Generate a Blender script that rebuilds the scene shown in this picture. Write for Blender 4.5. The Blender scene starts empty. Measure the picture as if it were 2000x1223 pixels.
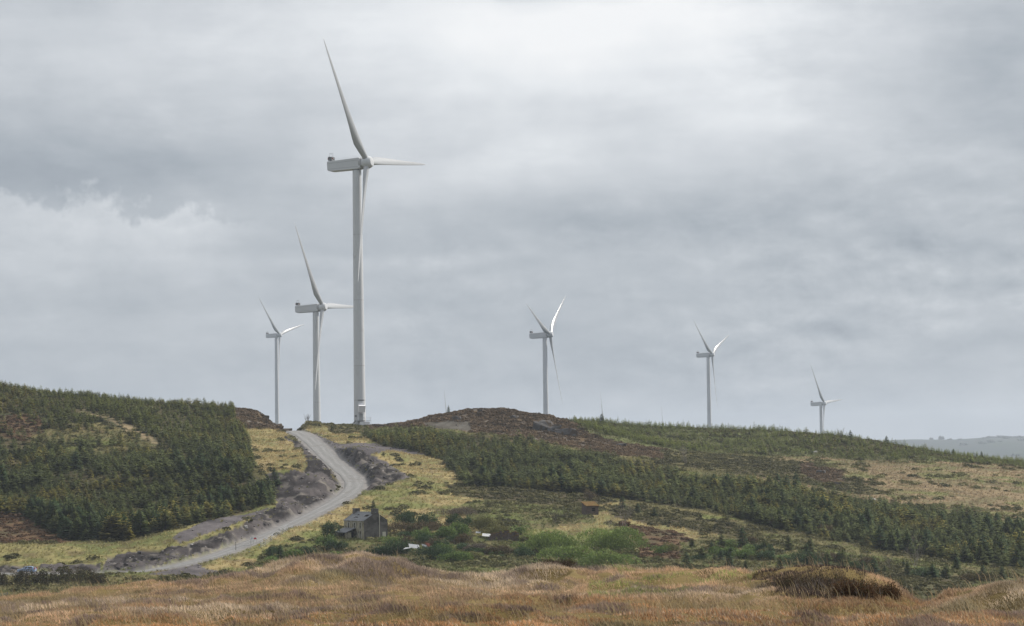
import bpy, bmesh, math, random
import numpy as np
from math import radians as R, sin, cos, pi
from mathutils import Vector, Matrix
random.seed(7); rng = np.random.default_rng(11)
sc = bpy.context.scene; COL = sc.collection
# ------------------------------------------------------------------ camera
FPX = 5000.0
PITCH = math.atan(268.5/FPX); ROLL = R(0.87)
Fw = np.array([0, cos(PITCH), sin(PITCH)]); U0 = np.array([0, -sin(PITCH), cos(PITCH)]); R0 = np.array([1., 0, 0])
CU = U0*cos(ROLL)+R0*sin(ROLL); CR = R0*cos(ROLL)-U0*sin(ROLL)
cd = bpy.data.cameras.new('camera'); cam = bpy.data.objects.new('camera', cd); COL.objects.link(cam)
cd.sensor_fit = 'HORIZONTAL'; cd.sensor_width = 36; cd.lens = 36*FPX/2000; cd.clip_start = .5; cd.clip_end = 40000
cam.matrix_world = Matrix((tuple(CR)+(0,), tuple(CU)+(0,), tuple(-Fw)+(0,), (0, 0, 0, 1))).transposed()
sc.camera = cam
def P(px, py, D):
    d = Fw*FPX + CR*(px-1000) - CU*(py-611.5)
    return d*(D/d[1])
def proj(x, y, z):
    f = x*Fw[0]+y*Fw[1]+z*Fw[2]; f = np.where(f < 1, 1, f)
    return 1000+FPX*(x*CR[0]+y*CR[1]+z*CR[2])/f, 611.5-FPX*(x*CU[0]+y*CU[1]+z*CU[2])/f
# ------------------------------------------------------------------ light
SUN_AZ, SUN_EL = R(62), R(40)
sl = bpy.data.lights.new('sun', 'SUN'); sl.energy = 5.0; sl.angle = R(4); sl.color = (1, .94, .84)
so = bpy.data.objects.new('sun', sl); COL.objects.link(so); so.location = (0, 0, 300)
sv = Vector((sin(SUN_AZ)*cos(SUN_EL), cos(SUN_AZ)*cos(SUN_EL), sin(SUN_EL)))
so.rotation_euler = sv.to_track_quat('Z', 'Y').to_euler()
sc.view_settings.view_transform = 'Standard'; sc.view_settings.look = 'None'
sc.view_settings.exposure = 0.0; sc.view_settings.gamma = 1
sc.cycles.max_bounces = 6; sc.cycles.transparent_max_bounces = 8; sc.cycles.volume_bounces = 0

class S:                                   # small arithmetic wrapper over shader sockets
    def __init__(s, nt, o): s.nt, s.o = nt, o
    def _m(s, op, *a, clamp=False):
        n = s.nt.nodes.new('ShaderNodeMath'); n.operation = op; n.use_clamp = clamp
        for i, v in enumerate((s,)+a):
            if isinstance(v, S): s.nt.links.new(v.o, n.inputs[i])
            else: n.inputs[i].default_value = v
        return S(s.nt, n.outputs[0])
    def __add__(s, b): return s._m('ADD', b)
    __radd__ = __add__
    def __sub__(s, b): return s._m('SUBTRACT', b)
    def __rsub__(s, b): return (s*-1)+b
    def __mul__(s, b): return s._m('MULTIPLY', b)
    __rmul__ = __mul__
    def __truediv__(s, b): return s._m('DIVIDE', b)
    def exp(s): return s._m('EXPONENT')
    def clamp(s): return s._m('ADD', 0.0, clamp=True)
    def step(s, a, b):
        n = s.nt.nodes.new('ShaderNodeMapRange'); n.interpolation_type = 'SMOOTHSTEP'
        s.nt.links.new(s.o, n.inputs[0]); n.inputs[1].default_value = a; n.inputs[2].default_value = b
        return S(s.nt, n.outputs[0])
def noise_node(nt, vec, scale, detail=5, rough=.55, dist=0):
    n = nt.nodes.new('ShaderNodeTexNoise'); n.inputs['Scale'].default_value = scale
    n.inputs['Detail'].default_value = detail; n.inputs['Roughness'].default_value = rough; n.inputs['Distortion'].default_value = dist
    if vec is not None: nt.links.new(vec, n.inputs['Vector'])
    return S(nt, n.outputs['Fac'])
def world():
    w = bpy.data.worlds.new('World'); sc.world = w; w.use_nodes = True; nt = w.node_tree
    bg = nt.nodes['Background']; bg.inputs['Strength'].default_value = 0.1
    sky = nt.nodes.new('ShaderNodeTexSky'); sky.sky_type = 'NISHITA'; sky.sun_disc = False
    sky.sun_elevation = SUN_EL; sky.sun_rotation = SUN_AZ
    tc = nt.nodes.new('ShaderNodeTexCoord'); sp = nt.nodes.new('ShaderNodeSeparateXYZ'); nt.links.new(tc.outputs['Generated'], sp.inputs[0])
    x, y, z = (S(nt, sp.outputs[i]) for i in range(3))
    az = x._m('ARCTAN2', y)*5.0; el = z._m('ARCSINE')*5.0
    def vec(a, b, c=0.0):
        n = nt.nodes.new('ShaderNodeCombineXYZ')
        for i, v in enumerate((a, b, c)):
            if isinstance(v, S): nt.links.new(v.o, n.inputs[i])
            else: n.inputs[i].default_value = v
        return n.outputs[0]
    w1 = noise_node(nt, vec(az, el), 2.2, 4)-.5; w2 = noise_node(nt, vec(az, el, 7.3), 2.2, 4)-.5
    u = az + w1*.30; v = el + w2*.16
    def blob(px, py, sx, sy, a, slope=0.0):
        uu = (u-(px-1000)/1000.0)/(sx/1000.0)
        vv = (v-((880-py)/1000.0) - (u-(px-1000)/1000.0)*slope)/(sy/1000.0)
        return (((uu*uu+vv*vv)*-1.0).exp())*a
    L = (v*.10)+.27
    for b in [(870, -10, 560, 140, .26), (1150, 80, 460, 120, .26), (1480, 235, 190, 70, .17), (1000, 250, 420, 120, .20), (860, 345, 300, 40, .13),
              (1250, 150, 330, 70, .05), (1350, 40, 350, 90, .12), (1180, 215, 130, 60, -.08), (1980, 150, 110, 90, -.16), (1750, 150, 200, 200, .10),
              (1080, -30, 160, 30, -.55), (100, 330, 380, 75, -.20), (330, 120, 260, 150, .06), (420, 250, 300, 80, .04), (650, 300, 130, 60, .02),
              (60, 90, 300, 90, .07), (1500, 410, 600, 45, -.06), (1800, 480, 350, 70, -.04), (1000, 500, 300, 20, .03),
              (560, 480, 400, 12, -.03), (800, 505, 300, 14, .05), (1700, 330, 300, 40, .02), (60, 560, 250, 60, -.07), (300, 590, 120, 30, -.10),
              (620, 650, 300, 50, .07), (1260, 600, 150, 8, -.05), (1340, 670, 120, 25, .06), (1870, 640, 180, 60, .05), (900, 720, 260, 60, .03), (1150, 740, 400, 60, -.06), (1800, 800, 400, 50, .02)]:
        L = L + blob(*b)
    # cumulus bank low on the left: billowing top edge, brighter rim
    bn = noise_node(nt, vec(az, el, 2.1), 7.0, 7, .6)-.5; bn2 = noise_node(nt, vec(az, el, 5.5), 24.0, 5, .6)-.5
    edge = bn*.24 + bn2*.09 + .505 + (az+.75)*-.02 - ((az+.58)._m('MAXIMUM', 0.0))*.25
    dd = edge-el
    cm = dd.step(-.006, .03)*((az*-1.0).step(.40, .68))
    rim = (dd*-11.0).exp()*cm
    fade = el.step(.18, .38)
    L = L + (cm*.09 + rim*.16)*fade
    # streaks and soft billows everywhere
    n1 = noise_node(nt, vec(az*.8, el*3.2, 1.0), 2.3, 7, .55, .4)-.5
    n2 = noise_node(nt, vec(az*1.0, el*1.6, 4.0), 6.0, 6, .6, .2)-.5
    n3 = noise_node(nt, vec(az*.7, el*7.0, 9.0), 3.0, 5, .5, .2)-.5
    L = L + n1*.26 + n2*.19 + n3*.08
    L = (L-.30)*1.22+.335
    def relief(sx, sy, s, det, off, seed):
        a_ = noise_node(nt, vec(az*sx, el*sy, seed), s, det, .58, .25); b_ = noise_node(nt, vec(az*sx+off*.4, el*sy+off, seed), s, det, .58, .25); return a_-b_
    reg_ = noise_node(nt, vec(az, el*1.5, 21.0), 1.3, 3).step(.42, .62)*.75+.25; low_ = (el*-1.0).step(-.62, -.30)*.8+.25
    L = L + (relief(.8, 2.3, 2.2, 7, .07, 11.0)*.75 + relief(1.0, 1.7, 6.5, 8, .035, 15.0)*.8*low_)*reg_
    lo = ((el-.1)._m('ABSOLUTE')*-7.0).exp()
    L = L + lo*(noise_node(nt, vec(az, el*2.2, 3.0), 5.0, 8, .62, .5)-.5)*.24
    L = L + el.step(.9, 3.5)*.06 - (y*-1.0).step(-.1, .5)*.16  # unseen sky behind the camera darkened to cut fill light on the land
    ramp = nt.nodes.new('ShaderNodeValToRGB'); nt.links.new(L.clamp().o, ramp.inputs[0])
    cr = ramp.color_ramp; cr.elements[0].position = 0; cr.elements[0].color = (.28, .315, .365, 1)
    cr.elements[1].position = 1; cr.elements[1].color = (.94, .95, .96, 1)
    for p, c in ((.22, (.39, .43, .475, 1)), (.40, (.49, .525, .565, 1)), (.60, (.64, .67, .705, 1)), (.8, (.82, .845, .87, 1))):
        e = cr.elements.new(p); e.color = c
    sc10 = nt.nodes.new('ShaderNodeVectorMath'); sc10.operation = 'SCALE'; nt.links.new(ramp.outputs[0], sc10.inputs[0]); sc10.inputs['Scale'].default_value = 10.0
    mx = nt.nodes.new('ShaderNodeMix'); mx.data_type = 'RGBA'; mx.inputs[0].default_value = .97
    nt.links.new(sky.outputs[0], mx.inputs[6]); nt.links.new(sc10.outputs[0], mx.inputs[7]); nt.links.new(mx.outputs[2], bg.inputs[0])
world()
# ------------------------------------------------------------------ materials
def mat(name, col=(.5, .5, .5), rough=.8, spec=.3, metal=0, attr=False, nscale=None, namp=.3, bump=0, bscale=None, transl=0, dirt=None, coat=0):
    m = bpy.data.materials.new(name); m.use_nodes = True; nt = m.node_tree; b = nt.nodes['Principled BSDF']
    b.inputs['Base Color'].default_value = (*col, 1); b.inputs['Roughness'].default_value = rough
    b.inputs['Specular IOR Level'].default_value = spec; b.inputs['Metallic'].default_value = metal; b.inputs['Coat Weight'].default_value = coat
    tc = nt.nodes.new('ShaderNodeTexCoord'); src = None
    if attr:
        a = nt.nodes.new('ShaderNodeAttribute'); a.attribute_name = 'Col'; src = a.outputs['Color']
    if nscale:
        f = noise_node(nt, tc.outputs['Object'], nscale, 6, .65)
        f = (f-.5)*(2*namp*1.6)+1.0
        v = nt.nodes.new('ShaderNodeVectorMath'); v.operation = 'SCALE'
        if src: nt.links.new(src, v.inputs[0])
        else: v.inputs[0].default_value = col
        nt.links.new(f.o, v.inputs['Scale']); src = v.outputs[0]
    if dirt:
        dc, ds, dl, dh = dirt
        f = noise_node(nt, tc.outputs['Object'], ds, 6, .6, .6).step(dl, dh)
        mx = nt.nodes.new('ShaderNodeMix'); mx.data_type = 'RGBA'; nt.links.new(f.o, mx.inputs[0])
        if src: nt.links.new(src, mx.inputs[6])
        else: mx.inputs[6].default_value = (*col, 1)
        mx.inputs[7].default_value = (*dc, 1); src = mx.outputs[2]
    if src: nt.links.new(src, b.inputs['Base Color'])
    if bump:
        n = noise_node(nt, tc.outputs['Object'], bscale or 3, 6, .65); bp = nt.nodes.new('ShaderNodeBump')
        bp.inputs['Strength'].default_value = 1; bp.inputs['Distance'].default_value = bump
        nt.links.new(n.o, bp.inputs['Height']); nt.links.new(bp.outputs[0], b.inputs['Normal'])
    if transl:
        t = nt.nodes.new('ShaderNodeBsdfTranslucent'); mixn = nt.nodes.new('ShaderNodeMixShader'); mixn.inputs[0].default_value = transl
        if src: nt.links.new(src, t.inputs[0])
        else: t.inputs[0].default_value = (*col, 1)
        nt.links.new(b.outputs[0], mixn.inputs[1]); nt.links.new(t.outputs[0], mixn.inputs[2])
        nt.links.new(mixn.outputs[0], nt.nodes['Material Output'].inputs[0])
    return m
M = dict(
    ground=mat('ground', attr=True, rough=.95, spec=.1, nscale=.55, namp=.42, bump=.12, bscale=1.4),
    road=mat('gravel_road', attr=True, rough=.9, spec=.2, nscale=.7, namp=.22, bump=.04, bscale=3, dirt=((.17, .162, .155), .22, .52, .7)),
    leaf=mat('foliage', attr=True, rough=.75, spec=.15, nscale=1.2, namp=.25, transl=.22),
    needle=mat('needles', attr=True, rough=.8, spec=.1, transl=.12),
    grass=mat('dry_grass', attr=True, rough=.6, spec=.25, transl=.35),
    bark=mat('bark', (.10, .085, .07), .95, .1, nscale=3),
    twig=mat('pale_twigs', (.24, .21, .19), .9, .1, nscale=3),
    white=mat('turbine_paint', (.56, .575, .60), .33, .45, nscale=.15, namp=.06, dirt=((.38, .385, .39), .25, .55, .9)),
    blade=mat('blade_gelcoat', (.38, .392, .41), .26, .7, nscale=.1, namp=.04),  # darker than the tower paint: shade on the blades put into their colour
    seamlight=mat('flange_grey', (.36, .365, .375), .5), seam=mat('seam_grey', (.28, .29, .30), .6),
    dark=mat('dark_plastic', (.035, .037, .04), .5),
    cool=mat('cooler_grey', (.13, .135, .14), .6, nscale=3),
    redlamp=mat('red_lamp', (.5, .07, .04), .35),
    steel=mat('galvanised_steel', (.38, .39, .40), .45, .5, .6, nscale=4, namp=.2),
    render=mat('grey_render', (.14, .13, .122), .95, .1, nscale=.9, namp=.35, bump=.03, bscale=5, dirt=((.075, .068, .062), .55, .42, .62)),
    front=mat('stained_plaster', (.32, .29, .22), .95, .1, nscale=1.4, namp=.4, dirt=((.09, .085, .06), .8, .46, .66)),
    slate=mat('slate', (.115, .12, .13), .6, .4, nscale=2.2, namp=.4, bump=.02, bscale=8, dirt=((.2, .2, .2), .6, .55, .7)),
    frame=mat('pale_frame', (.46, .44, .38), .8, nscale=4, namp=.2),
    void=mat('dark_interior', (.012, .012, .012), .9, .1),
    glass=mat('window_glass', (.03, .035, .04), .08, .6),
    stone=mat('rubble_stone', (.11, .085, .075), .95, .1, nscale=2.5, namp=.6, bump=.08, bscale=3),
    moss=mat('orange_moss', (.13, .078, .028), .95, .1, nscale=1.5, namp=.5, bump=.06, bscale=4, dirt=((.12, .12, .035), .8, .5, .65)),
    tin=mat('weathered_tin', (.27, .285, .30), .5, .5, .4, nscale=1.5, namp=.25),
    rust=mat('rusty_tin', (.20, .075, .05), .8, .2, nscale=2, namp=.4),
    brownrock=mat('brown_rock', (.105, .085, .07), .95, .1, nscale=.9, namp=.6, bump=.15, bscale=1.5, dirt=((.07, .055, .035), .5, .5, .6)),
    rock=mat('grey_rock', (.105, .10, .098), .92, .2, nscale=.8, namp=.55, bump=.15, bscale=1.2, dirt=((.075, .052, .033), .4, .46, .56)),
    pale=mat('pale_rock', (.30, .29, .28), .9, .2, nscale=2, namp=.3),
    carpaint=mat('pale_blue_car_paint', (.32, .42, .62), .25, .5, .3, coat=.6),
    tyre=mat('tyre_rubber', (.02, .02, .02), .9),
    tail=mat('red_tail_light', (.5, .05, .03), .2), head=mat('headlight_glass', (.6, .6, .6), .1),
    signw=mat('white_sign', (.75, .76, .8), .5), signr=mat('red_sign', (.5, .04, .05), .5), signy=mat('yellow_sign', (.65, .5, .05), .5),
    wood=mat('weathered_post', (.16, .15, .13), .95, nscale=5),
)
# ------------------------------------------------------------------ helpers
def mesh_np(name, V, F, m, parent=None, cols=None, smooth=False, link=True, mats=None, midx=None):
    V = np.asarray(V, dtype=np.float32).reshape(-1, 3); me = bpy.data.meshes.new(name)
    if isinstance(F, np.ndarray):
        n, k = F.shape
        me.vertices.add(len(V)); me.vertices.foreach_set('co', V.ravel())
        me.loops.add(n*k); me.loops.foreach_set('vertex_index', F.astype(np.int32).ravel())
        me.polygons.add(n); me.polygons.foreach_set('loop_start', np.arange(0, n*k, k, dtype=np.int32))
        try: me.polygons.foreach_set('loop_total', np.full(n, k, dtype=np.int32))
        except Exception: pass
    else:
        me.from_pydata([tuple(v) for v in V.tolist()], [], F)
    me.update(calc_edges=True)
    if not isinstance(F, np.ndarray): me.validate()
    if cols is not None:
        a = me.attributes.new('Col', 'FLOAT_COLOR', 'POINT'); c = np.ones((len(V), 4), np.float32); c[:, :3] = cols; a.data.foreach_set('color', c.ravel())
    if smooth: me.polygons.foreach_set('use_smooth', np.ones(len(me.polygons), bool))
    for mm in (mats or [m]): me.materials.append(mm)
    if midx is not None: me.polygons.foreach_set('material_index', midx)
    if not link: return me
    o = bpy.data.objects.new(name, me); COL.objects.link(o)
    if parent: o.parent = parent
    return o
def tag(o, label=None, cat=None, group=None, kind=None):
    if label: o['label'] = label
    if cat: o['category'] = cat
    if group: o['group'] = group
    if kind: o['kind'] = kind
    return o
def empty(name, loc, rz=0, label=None, cat=None, group=None):
    o = bpy.data.objects.new(name, None); COL.objects.link(o); o.location = loc; o.rotation_euler = (0, 0, rz); o.empty_display_size = .1
    return tag(o, label, cat, group)
class MB:
    def __init__(s): s.v, s.f = [], []
    def add(s, vs, fs):
        b = len(s.v); s.v += [tuple(v) for v in vs]; s.f += [tuple(i+b for i in f) for f in fs]; return s
    def box(s, c, size, rz=0, ry=0, rx=0):
        hx, hy, hz = (q/2 for q in size); m = Matrix.Rotation(rz, 3, 'Z')@Matrix.Rotation(ry, 3, 'Y')@Matrix.Rotation(rx, 3, 'X')
        vs = [Vector(c)+m@Vector((x*hx, y*hy, z*hz)) for x in (-1, 1) for y in (-1, 1) for z in (-1, 1)]
        return s.add(vs, [(0, 1, 3, 2), (4, 6, 7, 5), (0, 4, 5, 1), (2, 3, 7, 6), (0, 2, 6, 4), (1, 5, 7, 3)])
    def tube(s, pts, rads, n=8, cap=True):
        pts = [Vector(p) for p in pts]; b = len(s.v); 
        for i, p in enumerate(pts):
            d = (pts[min(i+1, len(pts)-1)]-pts[max(i-1, 0)]).normalized()
            a = d.cross(Vector((0, 0, 1))); a = Vector((1, 0, 0)) if a.length < 1e-3 else a.normalized(); c = d.cross(a)
            s.v += [tuple(p+(a*cos(t*2*pi/n)+c*sin(t*2*pi/n))*rads[i]) for t in range(n)]
        for i in range(len(pts)-1):
            for t in range(n):
                s.f.append((b+i*n+t, b+i*n+(t+1) % n, b+(i+1)*n+(t+1) % n, b+(i+1)*n+t))
        if cap: s.f.append(tuple(b+t for t in range(n))[::-1]); s.f.append(tuple(b+(len(pts)-1)*n+t for t in range(n)))
        return s
    def prism(s, poly, a, b, axis='x'):
        f = {'x': lambda p, t: (t, p[0], p[1]), 'y': lambda p, t: (p[0], t, p[1]), 'z': lambda p, t: (p[0], p[1], t)}[axis]
        n = len(poly); return s.add([f(p, a) for p in poly]+[f(p, b) for p in poly], [tuple(range(n))[::-1], tuple(range(n, 2*n))]+[(i, (i+1) % n, n+(i+1) % n, n+i) for i in range(n)])
    def build(s, name, m, parent=None, smooth=False, cols=None):
        o = mesh_np(name, s.v, s.f, m, parent, cols=cols)
        bm = bmesh.new(); bm.from_mesh(o.data); bmesh.ops.recalc_face_normals(bm, faces=bm.faces); bm.to_mesh(o.data); bm.free()
        if smooth: o.data.polygons.foreach_set('use_smooth', np.ones(len(o.data.polygons), bool))
        return o
def edge_smooth(o, ang=35):
    me = o.data; me.polygons.foreach_set('use_smooth', np.ones(len(me.polygons), bool)); me.set_sharp_from_angle(angle=R(ang))
def copy_thing(r, loc, rz, scale=1, label=None, group=None):
    c = r.copy(); COL.objects.link(c); c.location = loc; c.rotation_euler = (0, 0, rz); c.scale = (scale,)*3 if not isinstance(scale, tuple) else scale
    if label: c['label'] = label
    if group: c['group'] = group
    for ch in r.children:
        k = ch.copy(); COL.objects.link(k); k.parent = c
    return c
# value noise
_T = rng.random((256, 256)).astype(np.float64)
def vn(x, y):
    xi = np.floor(x).astype(np.int64); yi = np.floor(y).astype(np.int64); fx = x-xi; fy = y-yi
    fx = fx*fx*(3-2*fx); fy = fy*fy*(3-2*fy)
    a = _T[xi & 255, yi & 255]; b = _T[(xi+1) & 255, yi & 255]; c = _T[xi & 255, (yi+1) & 255]; d = _T[(xi+1) & 255, (yi+1) & 255]
    return (a*(1-fx)+b*fx)*(1-fy)+(c*(1-fx)+d*fx)*fy
def fbm(x, y, s, o=4, g=.5):
    t = 0; a = 1; n = 0; k = 1.0/s
    for i in range(o):
        t = t+a*(vn(x*k+i*17.3, y*k+i*31.7)-.5)*2; n += a; a *= g; k *= 2.03
    return t/n*1.6
def sst(x, a, b):
    t = np.clip((x-a)/(b-a), 0, 1); return t*t*(3-2*t)
def tps_fit(p, z, lam=.0):
    d = np.hypot(p[:, None, 0]-p[None, :, 0], p[:, None, 1]-p[None, :, 1]); K = np.where(d > 0, d*d*np.log(d+1e-9), 0)+lam*np.eye(len(p))
    Q = np.c_[np.ones(len(p)), p]; A = np.block([[K, Q], [Q.T, np.zeros((3, 3))]]); return np.linalg.solve(A, np.r_[z, 0, 0, 0])
def tps_eval(p, w, x, y):
    o = w[-3]+w[-2]*x+w[-1]*y
    for i in range(len(p)):
        d2 = (x-p[i, 0])**2+(y-p[i, 1])**2; o = o+w[i]*.5*d2*np.log(d2+1e-9)
    return o
# ------------------------------------------------------------------ terrain control (points on the ground: bearing, drop, distance)
HILL = [(-250, 735, 910), (0, 757, 905), (100, 770, 900), (210, 781, 900), (330, 793, 905), (430, 799, 900), (480, 800, 893), (520, 808, 885), (548, 826, 878), (572, 842, 868),
        (-250, 900, 740), (0, 905, 740), (150, 895, 745), (300, 893, 755), (430, 885, 775), (500, 872, 795),
        (-250, 1035, 640), (0, 1038, 635), (130, 1052, 612), (250, 1047, 612), (350, 1022, 627), (470, 992, 652), (530, 967, 672),
        (-250, 1082, 590), (0, 1080, 588), (100, 1072, 590), (250, 1070, 592), (350, 1044, 600), (450, 1010, 618), (530, 988, 648), (574, 922, 692), (592, 897, 736), (610, 925, 715), (560, 880, 790), (545, 848, 845),
        (-250, 1120, 560), (0, 1119, 563), (215, 1119, 560), (300, 1113, 562), (400, 1092, 575), (480, 1064, 595), (560, 1028, 625), (640, 992, 655), (690, 966, 680), (640, 906, 748), (612, 872, 800), (576, 844, 868),
        (640, 848, 868), (705, 833, 905), (655, 864, 808), (690, 874, 770), (735, 884, 758), (740, 868, 805), (830, 890, 785), (890, 925, 735), (800, 932, 715), (720, 962, 680), (705, 905, 735), (760, 902, 755),
        (600, 1032, 620), (700, 1015, 640), (710, 1057, 600), (500, 1090, 580), (400, 1108, 565), (850, 1062, 592), (1000, 1062, 590), (900, 1000, 645), (1000, 975, 675), (1150, 1015, 640), (1150, 1070, 590),
        (900, 955, 700), (1050, 960, 700), (1200, 978, 688), (1350, 995, 672), (1500, 1030, 645), (1700, 1072, 615), (1850, 1098, 595), (2000, 1115, 582), (2250, 1140, 570),
        (750, 838, 890), (850, 836, 862), (1000, 853, 835), (1100, 872, 822), (1200, 886, 815), (1290, 900, 805), (1000, 905, 765), (1200, 930, 750), (1400, 945, 740),
        (760, 832, 905), (835, 815, 900), (880, 806, 893), (930, 798, 888), (1000, 803, 884), (1085, 818, 876), (1150, 843, 862), (1220, 865, 850), (1290, 882, 842),
        (1110, 823, 1000), (1250, 833, 1000), (1400, 839, 1000), (1550, 846, 990), (1650, 854, 980), (1750, 870, 965), (1850, 888, 945), (2000, 905, 930), (2250, 925, 915),
        (1200, 858, 930), (1350, 878, 895), (1500, 890, 885), (1650, 893, 880), (1800, 895, 880), (1950, 908, 885),
        (1500, 905, 850), (1600, 925, 800), (1700, 925, 820), (1850, 925, 830), (2000, 935, 830), (2250, 950, 820), (1600, 962, 748), (1750, 985, 735), (1900, 1005, 715), (2000, 1022, 705), (2250, 1050, 690),
        (600, 856, 960), (700, 852, 965), (800, 850, 965), (1400, 860, 1060), (1550, 868, 1060), (1750, 895, 1030), (1900, 920, 1010), (2000, 932, 1005), (1300, 1055, 600), (1500, 1085, 578), (1750, 1125, 545), (2000, 1150, 530), (2250, 1170, 520), (1350, 1020, 640)]
hp = np.array([P(*h) for h in HILL])
extra = []
for px in (-800, -250, 200, 600, 1000, 1400, 1800, 2300, 2800):
    x = (px-1000)/FPX
    extra += [(x*1100, 1100, -2 if px < 900 else -8), (x*1300, 1300, -24), (x*480, 480, -26.5), (x*380, 380, -28), (x*250, 250, -24), (x*150, 150, -17)]
hp = np.vstack([hp, np.array(extra, float)]); hp_xy = hp[:, :2]; hp_w = tps_fit(hp_xy, hp[:, 2], 6.0)
NEAR = [(-200, 1185, 80), (0, 1200, 76), (100, 1190, 78), (200, 1160, 86), (300, 1145, 86), (400, 1145, 86), (470, 1125, 88), (560, 1102, 88), (650, 1088, 88), (760, 1092, 86), (840, 1148, 80), (890, 1160, 80), (950, 1138, 84), (1050, 1112, 86),
        (1150, 1115, 86), (1250, 1122, 84), (1400, 1138, 86), (1500, 1140, 84), (1600, 1134, 80), (1690, 1160, 76), (1750, 1222, 60), (1850, 1192, 62), (1920, 1170, 62), (2000, 1148, 64), (2200, 1120, 66),
        (0, 1223, 52), (400, 1223, 50), (800, 1223, 49), (1200, 1223, 49), (1600, 1223, 50), (2000, 1223, 50), (2200, 1223, 50),
        (200, 1190, 66), (500, 1165, 70), (750, 1160, 68), (1000, 1165, 68), (1300, 1165, 68), (1550, 1180, 64), (1700, 1200, 62), (1000, 1300, 38), (0, 1300, 38), (2000, 1300, 38)]
NEAR += [(1310, 1138, 80), (1400, 1142, 80), (1500, 1145, 77), (-800, 1175, 84), (-1500, 1165, 86), (-800, 1223, 52), (-1500, 1223, 52), (2700, 1118, 70), (3300, 1130, 72), (2700, 1223, 50), (3300, 1223, 50), (840, 1168, 88), (890, 1182, 89), (940, 1162, 89)]
npt = np.array([P(*h) for h in NEAR]); ne = []
for px in (-1600, -1000, -600, -200, 0, 300, 600, 900, 1200, 1500, 1700, 2000, 2300, 2700, 3300):
    x = (px-1000)/FPX; yy = 104 if px < 1700 else (84 if px < 2400 else 94)
    ne += [(x*yy, yy, -8.5), (x*(yy+30), yy+30, -15), (x*(yy-9), yy-9, -6.2 if px < 1700 else -5.6)]
ne += [(-60, 20, -2.4), (60, 20, -2.4), (0, 20, -2.2), (0, 0, -1.8), (-100, -40, -2), (100, -40, -2), (0, -60, -2)]
npt = np.vstack([npt, np.array(ne, float)]); np_xy = npt[:, :2]; np_w = tps_fit(np_xy, npt[:, 2], .02)
# turbines: hub bearing/height, distance, rotor phase, nacelle heading
TURB = [(716.7, 317.5, 931, 85.6, 112), (630.3, 600, 1352, 87.8, 110.5), (546.4, 654.2, 2563, 75.8, 116), (1074.4, 653.4, 1840, 53.5, 110.5), (1391, 692.3, 2398, 67, 116), (1610.2, 788, 2738, 85, 119),
        (876.5, 833, 3500, -6, 113), (1179, 820, 4700, -4, 113), (1297, 843, 5000, -2, 113)]
HUBH = 96.0
tb = []
for (px, py, D, th, az) in TURB:
    h = P(px, py, D); a = R(az); ax = np.array([sin(a), cos(a), 0]); base = h-ax*4.1; tb.append((base[0], base[1], h[2]-HUBH-.4, h))
# road centre line
RD = [(-420, 1121, 560), (-200, 1120, 562), (0, 1120, 563), (120, 1120, 563), (215, 1119, 561), (300, 1113, 563), (400, 1091, 577), (480, 1063, 597), (560, 1028, 625), (630, 994, 655), (675, 968, 680), (692, 950, 702), (685, 932, 722), (662, 912, 746), (640, 892, 772), (618, 870, 805), (597, 853, 838), (577, 843, 866), (560, 842, 900), (570, 850, 960)]
def catmull(pts, n=12):
    pts = [np.array(p) for p in pts]; o = []
    for i in range(len(pts)-1):
        a, b, c, d = pts[max(i-1, 0)], pts[i], pts[i+1], pts[min(i+2, len(pts)-1)]
        for k in range(n):
            t = k/n; o.append(.5*((2*b)+(c-a)*t+(2*a-5*b+4*c-d)*t*t+(3*b-a-3*c+d)*t**3))
    o.append(pts[-1]); return np.array(o)
road = catmull([P(*p) for p in RD]); 
for _ in range(6): road[1:-1, 2] = (road[:-2, 2]+2*road[1:-1, 2]+road[2:, 2])/4
rk = np.interp(np.arange(len(road)), [0, 50, 100, 130, 160, 240], [2.5, 2.1, 2.1, 3.0, 3.1, 3.1])
def road_dist(x, y):
    best = np.full(x.shape, 1e9); bz = np.zeros(x.shape); side = np.zeros(x.shape); hw = np.zeros(x.shape)
    for i in range(len(road)-1):
        ax, ay, az_ = road[i]; bx, by, bz_ = road[i+1]; dx, dy = bx-ax, by-ay; l2 = dx*dx+dy*dy
        t = np.clip(((x-ax)*dx+(y-ay)*dy)/l2, 0, 1); d = np.hypot(x-ax-t*dx, y-ay-t*dy); m = d < best
        best = np.where(m, d, best); bz = np.where(m, az_+t*(bz_-az_), bz); side = np.where(m, np.sign(dx*(y-ay)-dy*(x-ax)), side); hw = np.where(m, rk[i], hw)
    return best, bz, side, hw
def far_z(x, y):
    z = -26-14*sst(y, 1500, 4000)+fbm(x, y, 700, 3)*4
    for (bx, by, bz, _) in tb[1:]:
        g = np.exp(-(((x-bx)**2+(y-by)**2)/(2*130.0**2))); z = z+g*(np.maximum(bz, -60)-z)*(1 if bz > -60 else 0)
    u = 1000+FPX*x/np.maximum(y, 1)
    top = np.interp(u, [-2000, 500, 1700, 1780, 1850, 1940, 2000, 2200, 3000], [0, 2, 6, 9, 7, 15, 13, 18, 8])
    z = z+(top+44+fbm(x, y, 900, 4)*7)*sst(y, 6500, 9000)*(1-.3*sst(y, 9600, 12500))
    return z
PADX, PADY = tb[0][0], tb[0][1]
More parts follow.
